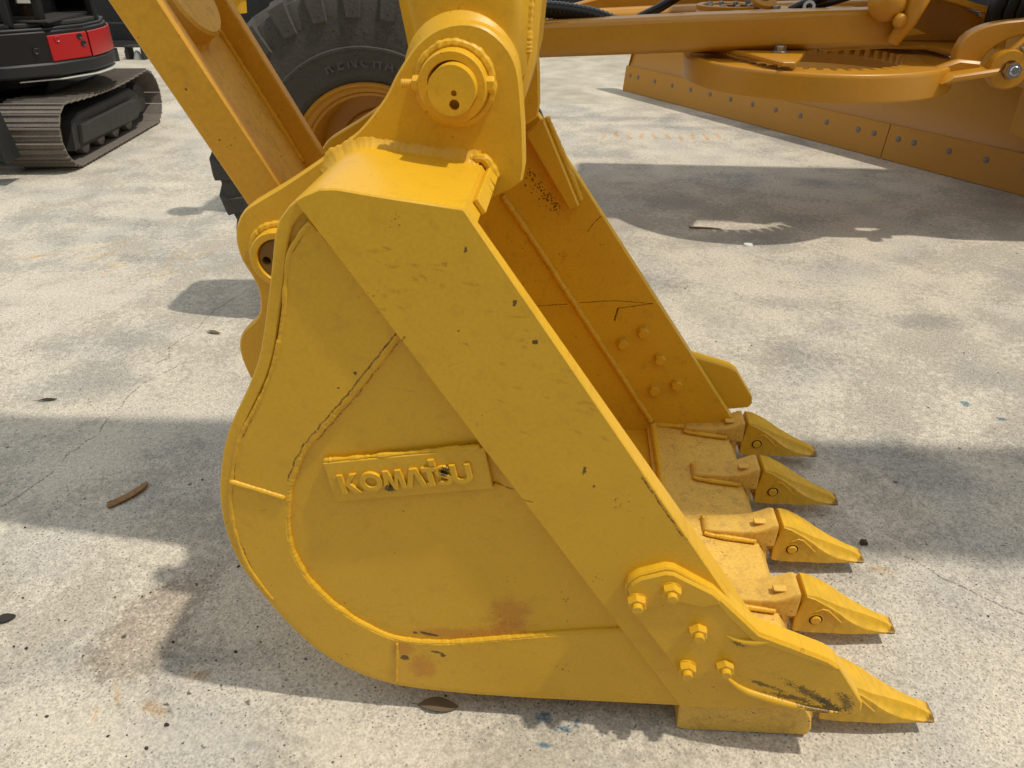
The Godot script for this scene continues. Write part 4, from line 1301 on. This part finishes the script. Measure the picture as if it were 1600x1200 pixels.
	part("hose", tube(smooth_path([Vector3(1.3, 1.15, -3.5), Vector3(1.42, 1.175, -3.42), Vector3(1.56, 1.22, -3.4)], 0.03), 0.02, 12), M.hose, t)
	part("hose", tube(smooth_path([Vector3(1.22, 1.14, -3.4), Vector3(1.30, 1.18, -3.38), Vector3(1.40, 1.22, -3.3)], 0.03), 0.026, 12), M.hose, t)
	part("rod_end", lathe([[0.018, -0.02], [0.034, -0.02], [0.034, 0.02], [0.018, 0.02]], 20, axis_to(Vector3(1.30, 1.165, -3.3), Vector3(-0.1, 0.5, 1))), M.steel, t)
	part("cross_plate", box(Vector3(1.25, 1.14, -3.40), Vector3(0.75, 0.03, 0.34), 0.006), M.grader, t)
	for p in [Vector3(1.12, 1.155, -3.30), Vector3(1.0, 1.175, -3.5)]:
		part("plate_bolt", hex(0.025, 0.02, upright(p)), M.steel, t)
	part("lever_plate", lathe([[0.03, 0], [0.075, 0], [0.075, 0.02], [0.03, 0.02]], 24, axis_to(Vector3(1.05, 1.19, -3.35), Vector3(0.2, 1, 0.5))), M.grader, t)

var wheel_parts := {}

func grader_wheel(t: Node3D, z: float, s: int):
	var w := sub("front_wheel", t)
	w.position = Vector3(-0.815 if s > 0 else -1.2, 0.705, z)
	w.scale = Vector3.ONE * 0.97
	if s < 0: w.rotation.y = PI
	if wheel_parts.is_empty():
		wheel_parts.tyre = make_mesh(lathe([[0.335, 0.135], [0.35, 0.152], [0.37, 0.160], [0.372, 0.164], [0.43, 0.178], [0.47, 0.185], [0.474, 0.190], [0.482, 0.190], [0.486, 0.185], [0.54, 0.187], [0.60, 0.182], [0.655, 0.172], [0.685, 0.155], [0.692, 0.12], [0.695, 0.0], [0.692, -0.12], [0.685, -0.155], [0.655, -0.172], [0.60, -0.182], [0.54, -0.187], [0.47, -0.185], [0.37, -0.164], [0.335, -0.135]], 96), 45)
		# a tread lug: from the middle of the tread over the shoulder on to the sidewall
		var lug := []
		for q in [[0.585, 0.179, 0.020, 0.186], [0.60, 0.176, 0.024, 0.191], [0.66, 0.160, 0.030, 0.183], [0.705, 0.140, 0.034, 0.172], [0.722, 0.115, 0.035, 0.150]]:
			lug.append(q)
		var rings := []
		# ring corners: inner pair on the carcass, outer pair proud of it
		var track := [[0.575, 0.178, 0.575, 0.184, 0.022, 0.0], [0.59, 0.176, 0.588, 0.1945, 0.026, 0.0], [0.64, 0.165, 0.648, 0.1895, 0.031, 0.0], [0.675, 0.145, 0.700, 0.176, 0.035, 0.0], [0.685, 0.11, 0.722, 0.14, 0.036, 0.02], [0.685, 0.03, 0.728, 0.03, 0.036, 0.10], [0.685, -0.01, 0.726, -0.015, 0.034, 0.14]]
		for q in track:
			var r := PackedVector3Array()
			r.append(Vector3(q[0] * sin(q[5] - (q[4] + 0.005) / q[0]), q[0] * cos(q[5] - (q[4] + 0.005) / q[0]), q[1]))
			r.append(Vector3(q[2] * sin(q[5] - q[4] / q[2]), q[2] * cos(q[5] - q[4] / q[2]), q[3]))
			r.append(Vector3(q[2] * sin(q[5] + q[4] / q[2]), q[2] * cos(q[5] + q[4] / q[2]), q[3]))
			r.append(Vector3(q[0] * sin(q[5] + (q[4] + 0.005) / q[0]), q[0] * cos(q[5] + (q[4] + 0.005) / q[0]), q[1]))
			rings.append(r)
		wheel_parts.lug = make_mesh(loft(rings), 30)
		wheel_parts.rim = make_mesh(lathe([[0.335, 0.12], [0.345, 0.135], [0.348, 0.155], [0.342, 0.163], [0.334, 0.160], [0.328, 0.145], [0.318, 0.135], [0.308, 0.132], [0.304, 0.120], [0.300, 0.122], [0.290, 0.118], [0.282, 0.05], [0.278, -0.06], [0.270, -0.07], [0.21, -0.07], [0.20, -0.058], [0.115, -0.058], [0.11, -0.02], [0.0001, -0.02], [0.0001, -0.10], [0.30, -0.10], [0.30, -0.135], [0.335, -0.135]], 96), 40)
		var nut := disc(0.026, 0.004, 0.001, 18, Transform3D())
		nut.append_array(hex(0.020, 0.020, Transform3D(Basis.IDENTITY, Vector3(0, 0, 0.003))))
		nut.append_array(disc(0.010, 0.012, 0.002, 12, Transform3D(Basis.IDENTITY, Vector3(0, 0, 0.022))))
		wheel_parts.nut = make_mesh(nut)
	var ty := put("tyre", wheel_parts.tyre, M.rubber, w)
	put("rim", wheel_parts.rim, M.rim, w)
	for k in 28:
		put("tread_lug", wheel_parts.lug, M.rubber, w, Transform3D(Basis(Vector3(0, 0, 1), TAU * (k + 0.15) / 28), Vector3.ZERO))
		put("tread_lug", wheel_parts.lug, M.rubber, w, Transform3D(Basis(Vector3(0, 0, 1), TAU * (k + 0.65) / 28) * Basis(Vector3(0, 1, 0), PI), Vector3.ZERO))
	for k in 10:
		var a := TAU * (k + 0.33) / 10
		put("lug_nut", wheel_parts.nut, M.steel, w, Transform3D(Basis.IDENTITY, Vector3(0.16 * cos(a), 0.16 * sin(a), -0.059)))
	if s < 0: return
	# raised outline lettering on the sidewall
	var word := "RENCHANG"
	var font := SystemFont.new()
	font.font_names = PackedStringArray(["Droid Sans"])
	font.font_weight = 700
	for i in word.length():
		var tm := TextMesh.new()
		tm.text = word[i]
		tm.font = font
		tm.font_size = 64
		tm.pixel_size = 0.00098
		tm.depth = 0.003
		var a := deg_to_rad(109.5 - i * 6.8)
		var base := Vector3(0.410 * cos(a), 0.410 * sin(a), 0.1815)
		var tilt := Basis(Vector3(0, 0, 1), a - PI / 2) * Basis(Vector3(1, 0, 0), -0.18)
		put("letter", tm, M.lettering, w, Transform3D(tilt, base + tilt * Vector3(0, 0.018, 0)))

# ------------------------------------------------------------------ the mini excavator at the left
func mini_excavator():
	var t := thing("mini_excavator", "black mini excavator with red side panel and steel tracks at the left", "mini excavator", "", Vector3(-3.65, 0, -3.64))
	t.rotation.y = deg_to_rad(5.45)
	var L := 1.9
	var r := 0.215
	var shoe := []
	# a shoe across x: plate with two grousers
	var sh := ext(V2([-0.047, 0, 0.047, 0, 0.047, 0.010, 0.040, 0.012, 0.038, 0.026, 0.030, 0.026, 0.026, 0.012, -0.006, 0.011, -0.009, 0.022, -0.016, 0.022, -0.019, 0.011, -0.047, 0.010]), -0.225, 0.225, 0.002)
	var sm := make_mesh(sh, 25)
	for side in 2:
		var xo := -0.225 - side * 1.35
		var tr := sub("track", t)
		tr.position = Vector3(xo, 0, 0)
		var straight := L - 2 * (r + 0.03)
		var per := 2 * straight + TAU * r
		var count := 44
		for k in count:
			var d := per * k / count
			var p: Vector2 # x: along -z, y: up
			var nrm: Vector2
			if d < straight:
				p = Vector2(0.245 + d, 0.03)
				nrm = Vector2(0, -1)
			elif d < straight + PI * r:
				var a := (d - straight) / r
				nrm = Vector2(sin(a), -cos(a))
				p = Vector2(0.245 + straight, 0.03 + r) + nrm * r
			elif d < 2 * straight + PI * r:
				var f := (d - straight - PI * r)
				var sag := -0.03 * sin(PI * f / straight)
				p = Vector2(0.245 + straight - f, 0.03 + 2 * r + sag)
				nrm = Vector2(0.05 * cos(PI * f / straight), 1).normalized()
			else:
				var a := (d - 2 * straight - PI * r) / r
				nrm = Vector2(-sin(a), cos(a))
				p = Vector2(0.245, 0.03 + r) + nrm * r
			var out := Vector3(0, nrm.y, -nrm.x)
			var across := Vector3(1, 0, 0)
			put("track_shoe", sm, M.track, tr, Transform3D(Basis(out.cross(across), out, across), Vector3(0, p.y, -p.x)))
		part("side_frame", moved(ext(V2([0.32, 0.10, 0.36, 0.30, 0.50, 0.345, 1.05, 0.35, 1.45, 0.36, 1.58, 0.30, 1.58, 0.14, 1.35, 0.10]), -0.15, 0.15, 0.012), Transform3D(Basis(Vector3(0, 0, -1), Vector3(0, 1, 0), Vector3(1, 0, 0)), Vector3.ZERO)), M.frame, tr)
		part("frame_step", moved(ext(V2([0.38, 0.14, 0.42, 0.27, 1.40, 0.28, 1.46, 0.16, 1.38, 0.12]), 0.15, 0.19, 0.008), Transform3D(Basis(Vector3(0, 0, -1), Vector3(0, 1, 0), Vector3(1, 0, 0)), Vector3.ZERO)), M.frame, tr)
		var ax := Transform3D(Basis(Vector3(0, 0, -1), Vector3(0, 1, 0), Vector3(1, 0, 0)), Vector3.ZERO)
		for k in 4:
			part("roller", lathe([[0.0001, -0.12], [0.065, -0.12], [0.075, -0.10], [0.075, -0.06], [0.055, -0.04], [0.055, 0.04], [0.075, 0.06], [0.075, 0.10], [0.065, 0.12], [0.03, 0.13], [0.0001, 0.13]], 20, ax.translated_local(Vector3(0.52 + k * 0.27, 0.105, 0))), M.track, tr)
		part("idler", lathe([[0.0001, -0.06], [0.17, -0.06], [0.185, -0.03], [0.185, 0.03], [0.17, 0.06], [0.06, 0.07], [0.0001, 0.07]], 28, ax.translated_local(Vector3(0.245, 0.245, 0))), M.frame, tr)
		part("sprocket", lathe([[0.0001, -0.06], [0.19, -0.03], [0.19, 0.03], [0.13, 0.06], [0.12, 0.12], [0.0001, 0.13]], 28, ax.translated_local(Vector3(0.245 + straight, 0.245, 0))), M.frame, tr)
	for k in 3:
		part("hydraulic_hose", tube(smooth_path([Vector3(-0.45, 0.42, -0.5 - k * 0.1), Vector3(-0.32, 0.40, -0.62 - k * 0.12), Vector3(-0.36, 0.30, -0.8 - k * 0.12)], 0.03), 0.012, 8), M.hose, t)
	part("undercarriage", box(Vector3(-0.9, 0.36, -0.95), Vector3(1.2, 0.24, 0.9), 0.03), M.black, t)
	part("swing_ring", lathe([[0.0001, 0.46], [0.36, 0.46], [0.36, 0.62], [0.0001, 0.62]], 32, upright(Vector3(-0.9, 0, -0.95))), M.black, t)
	# the house
	var foot := V2([-1.75, -0.05, -0.55, -0.10, -0.32, -0.19, -0.085, -0.37, 0.063, -0.66, 0.072, -0.80, 0.066, -0.95, 0.03, -1.10, -0.05, -1.26, -0.18, -1.40, -0.40, -1.52, -1.2, -1.62, -1.75, -1.4])
	part("house", flat(inset(ccw(foot.duplicate()), 0.012), 0.71, 0.925, 0.01), M.black, t)
	part("lower_trim", flat(foot, 0.625, 0.718, 0.014), M.dark, t, 30)
	part("under_cover", flat(V2([-0.30, -0.24, -0.06, -0.42, 0.075, -0.68, 0.085, -0.85, 0.07, -1.0, 0.0, -1.2, -0.3, -1.1, -0.35, -0.6]), 0.598, 0.606, 0.001), M.white, t)
	var rp := sub("red_panel", t)
	part("door", flat(V2([-0.088, -0.375, 0.058, -0.655, 0.040, -0.664, -0.106, -0.384]), 0.722, 0.895, 0.006), M.red, rp)
	part("corner_panel", flat(V2([0.064, -0.668, 0.075, -0.80, 0.069, -0.95, 0.033, -1.105, -0.047, -1.265, -0.17, -1.40, -0.18, -1.385, -0.06, -1.25, 0.018, -1.10, 0.054, -0.95, 0.06, -0.80, 0.048, -0.675]), 0.722, 0.895, 0.006), M.red, rp, 60)
	var pn := Vector3(0.887, 0, 0.462)
	for q in [[0.22, 0.865], [0.80, 0.868], [0.86, 0.818]]:
		var c := Vector3(lerpf(-0.088, 0.058, q[0]), q[1], lerpf(-0.375, -0.655, q[0]))
		part("latch", lathe([[0.0001, 0.002], [0.012, 0.003], [0.017, 0.008], [0.021, 0.006], [0.022, -0.002], [0.0001, -0.002]], 18, axis_to(c, pn)), M.dark if q[0] > 0.5 else M.red, rp)
	part("latch", lathe([[0.0001, 0.002], [0.012, 0.003], [0.017, 0.008], [0.021, 0.006], [0.022, -0.002], [0.0001, -0.002]], 18, axis_to(Vector3(-0.16, 0.80, -0.315), Vector3(0.6, 0, 0.8))), M.dark, t)
	for k in 5:
		part("grille_slat", moved(box(Vector3.ZERO, Vector3(0.62, 0.014, 0.03), 0.003), Transform3D(Basis(Vector3(1, 0, 0), 0.5), Vector3(-0.72, 0.755 + k * 0.034, -0.075))), M.dark, t)
	part("deck", flat(V2([-1.74, -0.06, -0.55, -0.11, -0.33, -0.20, -0.10, -0.38, 0.045, -0.66, 0.05, -0.95, -0.06, -1.24, -0.40, -1.50, -1.2, -1.60, -1.74, -1.38]), 0.925, 0.945, 0.006), M.dark, t)
	# the cab
	part("cab_sill", flat(V2([-0.30, -0.30, -0.14, -0.42, 0.02, -0.70, 0.02, -1.0, -0.08, -1.2, -0.4, -1.4, -1.0, -1.4, -1.0, -0.25]), 0.945, 0.975, 0.006), M.frame, t)
	var posts := [Vector2(-0.30, -0.33), Vector2(-0.14, -0.45), Vector2(0.0, -0.95), Vector2(-0.10, -1.16), Vector2(-0.98, -1.36), Vector2(-0.98, -0.28)]
	for p in posts:
		part("cab_post", box(Vector3(p.x, 1.55, p.y), Vector3(0.06, 1.2, 0.06), 0.012), M.black, t)
	for k in [0, 3, 4, 5]:
		var a: Vector2 = posts[k]
		var b: Vector2 = posts[(k + 1) % 6]
		var m := (a + b) / 2
		part("cab_pane", moved(box(Vector3.ZERO, Vector3(a.distance_to(b) - 0.06, 1.1, 0.006), 0.001), Transform3D(Basis(Vector3(0, 1, 0), -(b - a).angle()), Vector3(m.x, 1.55, m.y))), M.glass, t)
	part("cab_roof", flat(V2([-0.32, -0.28, 0.03, -0.60, 0.03, -1.0, -0.08, -1.22, -1.02, -1.42, -1.02, -0.24]), 2.12, 2.2, 0.02), M.black, t)
	part("cab_rear_wall", box(Vector3(-0.55, 1.3, -1.30), Vector3(0.8, 0.7, 0.05), 0.01), M.black, t)
	part("seat", box(Vector3(-0.55, 1.12, -0.9), Vector3(0.45, 0.3, 0.42), 0.04), M.black, t)
	part("warning_label", box(Vector3(-0.19, 1.112, -0.382), Vector3(0.10, 0.02, 0.004), 0.001), M.white, t)
	part("floor_mat", box(Vector3(-0.45, 0.985, -0.72), Vector3(0.8, 0.015, 0.7), 0.004), M.frame, t)
	# dozer blade before the tracks
	var bp := V2([0.0, 0.10, -0.035, 0.22, -0.045, 0.34, -0.03, 0.45, 0.01, 0.545, 0.04, 0.545, 0.0, 0.45, -0.015, 0.34, -0.005, 0.22, 0.03, 0.10])
	part("dozer_blade", moved(ext(bp, -1.55, -0.28, 0.004), Transform3D(Basis(Vector3(0, 0, 1), Vector3(0, 1, 0), Vector3(1, 0, 0)), Vector3(0, 0.07, 0.22))), M.dark, t, 50)
	part("blade_end", moved(ext(V2([-0.14, 0.09, 0.045, 0.09, 0.05, 0.54, 0.02, 0.555, -0.06, 0.46, -0.11, 0.25]), -0.016, 0.0, 0.003), Transform3D(Basis(Vector3(0, 0, 1), Vector3(0, 1, 0), Vector3(1, 0, 0)), Vector3(-0.265, 0.07, 0.22))), M.dark, t)
	part("blade_arm", box(Vector3(-0.9, 0.28, 0.05), Vector3(0.5, 0.12, 0.6), 0.02), M.black, t)

# ------------------------------------------------------------------ small things
func debris():
	var t := thing("steel_drum", "small grey-green steel drum standing before the dark fence", "drum", "", Vector3(-6.27, 0, -9.05))
	t.scale = Vector3.ONE * 0.6
	part("body", lathe([[0.0001, 0.0], [0.13, 0.0], [0.135, 0.01], [0.13, 0.02], [0.13, 0.12], [0.136, 0.13], [0.13, 0.14], [0.13, 0.25], [0.136, 0.262], [0.125, 0.265], [0.12, 0.25], [0.0001, 0.25]], 28, upright(Vector3.ZERO)), M.frame, t)
	t = thing("steel_bracket", "dark open steel bracket lying before the dark fence", "bracket", "", Vector3(-6.02, 0, -9.25))
	t.scale = Vector3.ONE * 0.46
	part("frame", box(Vector3(0, 0.36, 0), Vector3(0.6, 0.04, 0.4), 0.006), M.frame, t)
	for s in [-1, 1]: part("cheek", moved(ext(V2([-0.05, 0, 0.05, 0, 0.03, 0.34, -0.03, 0.34]), -0.18, 0.18, 0.006), Transform3D(Basis.IDENTITY, Vector3(s * 0.24, 0, 0))), M.frame, t)
	part("cone", lathe([[0.0001, 0.0], [0.14, 0.0], [0.07, 0.2], [0.0001, 0.24]], 20, upright(Vector3(0, 0, 0.02))), M.white, t)
	var o := part("blue_can", lathe([[0.0001, 0.0], [0.06, 0.0], [0.062, 0.006], [0.062, 0.15], [0.05, 0.165], [0.0001, 0.165]], 20, upright(Vector3.ZERO)), mat(Color(0.12, 0.2, 0.5), 0.4))
	o.position = Vector3(-6.22, 0, -9.35)
	o.scale = Vector3.ONE * 0.6
	tag(o, "small blue can beside the steel drum by the fence", "can")
	o = part("cement_bag", moved(tube([Vector3(-0.22, 0.06, 0), Vector3(-0.15, 0.07, 0), Vector3(0.0, 0.075, 0.01), Vector3(0.15, 0.07, 0), Vector3(0.22, 0.06, 0)], [0.06, 0.1, 0.11, 0.1, 0.06], 14, 0.6), Transform3D()), M.white)
	o.position = Vector3(-6.14, 0, -9.6)
	o.scale = Vector3.ONE * 0.6
	tag(o, "pale bag lying between the drum and the bracket", "bag")
	# litter on the concrete
	o = part("wood_piece", moved(ext(spline2(V2([0, 0, 0.03, 0.012, 0.07, 0.035, 0.096, 0.060, 0.104, 0.066, 0.108, 0.072, 0.117, 0.062, 0.112, 0.046, 0.098, 0.026, 0.075, 0.004, 0.045, -0.014, 0.012, -0.030, 0.004, -0.022]), 0.008), 0.0, 0.006, 0.001), Transform3D(Basis(Vector3(1, 0, 0), -PI / 2), Vector3.ZERO)), M.wood)
	o.position = Vector3(-1.42, 0.001, -0.10)
	o.rotation = Vector3(0.0, 0.35, 0.06)
	tag(o, "brown curved piece of wood lying alone on the concrete left of the bucket", "wood piece")
	o = leaf("dry_leaf", Vector3(-0.262, 0.006, 0.545), 0.047, 0.0, M.leaf, 0.4)
	tag(o, "dry brown leaf just under the lower edge of the bucket", "leaf")
	o = leaf("dry_leaf", Vector3(-1.97, 0.004, -0.67), 0.034, 0.25, M.darkleaf, 0.22)
	tag(o, "small dark leaf on the sunlit concrete far left, above the wood piece", "leaf")
	o = leaf("dry_leaf", Vector3(-1.57, 0.006, -1.27), 0.035, -0.2, M.leaf, 0.3)
	tag(o, "small curled leaf on the concrete left of the bucket's lower lug", "leaf")
	o = leaf("bark_flake", Vector3(-1.435, 0.004, 0.375), 0.026, 0.5, M.darkleaf, 0.6)
	tag(o, "dark bark flake at the left edge of the photo, below the shadow band", "bark flake")
	o = pebble("pebble", Vector3(0.655, 0.006, 0.09), 0.011, M.stone)
	tag(o, "brown pebble right of the second nearest tooth", "pebble")
	o = pebble("pebble", Vector3(0.895, 0.007, -0.10), 0.013, mat(Color(0.30, 0.22, 0.16), 0.9))
	tag(o, "dark brown pebble at the tip of the middle tooth", "pebble")
	o = pebble("pebble", Vector3(-0.87, 0.003, 0.64), 0.006, mat(Color(0.2, 0.2, 0.19), 0.9))
	tag(o, "dark pebble on the sunlit concrete at the lower left", "pebble")
	o = part("bottle_cap", lathe([[0.0001, 0.012], [0.018, 0.012], [0.024, 0.010], [0.027, 0.0], [0.025, 0.0], [0.0001, 0.004]], 24, upright(Vector3.ZERO)), M.cap)
	o.position = Vector3(1.01, 0.001, -2.58)
	tag(o, "white bottle cap on the concrete at the edge of the grader's shadow", "bottle cap")
	var tw := part("twig", tube([Vector3(-0.09, 0.006, 0), Vector3(-0.03, 0.009, 0.012), Vector3(0.03, 0.006, 0.004), Vector3(0.10, 0.007, 0.02)], [0.005, 0.006, 0.005, 0.003], 6), M.leaf)
	tw.position = Vector3(0.80, 0, -2.85)
	tag(tw, "thin brown twig in the shadow under the grader", "twig")
	# loose grit
	var mm := MultiMesh.new()
	mm.transform_format = MultiMesh.TRANSFORM_3D
	mm.mesh = make_mesh(stone_shape(1.0, 4), 60)
	mm.instance_count = 450
	for k in 450:
		var p := Vector3(rng.randf_range(-2.6, 2.6), 0.0, rng.randf_range(-3.6, 1.1))
		if rng.randf() < 0.35: p = Vector3(-1.0 + rng.randfn() * 0.5, 0, 0.4 + rng.randfn() * 0.35)
		var s := 0.0011 + 0.0042 * pow(rng.randf(), 3.5)
		mm.set_instance_transform(k, Transform3D(Basis(Vector3(rng.randfn(), rng.randfn(), rng.randfn()).normalized(), rng.randf() * TAU).scaled(Vector3(s, s * 0.7, s)), p + Vector3(0, s * 0.3, 0)))
	var g := MultiMeshInstance3D.new()
	g.name = "loose_grit"
	g.multimesh = mm
	g.material_override = mat(Color(0.22, 0.20, 0.18), 0.9)
	add_child(g, true)
	tag(g, "tiny dark grit scattered over the concrete", "grit")
	g.set_meta("kind", "stuff")

func stone_shape(r: float, sd: int) -> PackedVector3Array:
	var n := FastNoiseLite.new()
	n.seed = sd
	n.frequency = 0.9
	var rings := []
	for k in 7:
		var a := lerpf(-PI / 2 + 0.05, PI / 2 - 0.05, k / 6.0)
		var ring := PackedVector3Array()
		for j in 9:
			var b := TAU * j / 9
			var d := Vector3(cos(a) * cos(b), sin(a) * 0.7, cos(a) * sin(b) * 0.75)
			ring.append(d * r * (1.0 + 0.5 * n.get_noise_3dv(d * 1.3)))
		rings.append(ring)
	return loft(rings)

func pebble(called: String, at: Vector3, r: float, m: Material) -> MeshInstance3D:
	var o := part(called, stone_shape(r, int(at.x * 100)), m, self, 50)
	o.position = at
	return o

func leaf(called: String, at: Vector3, l: float, turn: float, m: Material, wide: float) -> MeshInstance3D:
	# a thin curled blade with a raised midrib and a stalk
	var rings := []
	for k in 15:
		var u := k / 14.0
		var w := maxf(0.002, l * wide * pow(sin(PI * clampf(u * 0.96 + 0.02, 0, 1)), 0.8))
		var x := lerpf(-l, l, u)
		var up := 0.10 * l * sin(u * PI * 1.6) + 0.16 * l * u * u
		var ring := PackedVector3Array()
		for j in 7:
			var v := j / 3.0 - 1.0
			ring.append(Vector3(x, up + 0.16 * w * v * v + 0.02 * l * (1 - absf(v)), v * w))
		for j in range(6, -1, -1):
			var v := j / 3.0 - 1.0
			ring.append(Vector3(x, up + 0.16 * w * v * v + 0.02 * l * (1 - absf(v)) - 0.0009, v * w))
		rings.append(ring)
	var t := loft(rings)
	t.append_array(tube([Vector3(-l * 1.5, 0.0, -0.006), Vector3(-l * 1.2, 0.002, 0.0), Vector3(-l * 0.95, 0.001, 0)], 0.0009, 5))
	var o := part(called, t, m, self, 60)
	o.position = at
	o.rotation.y = turn
	return o
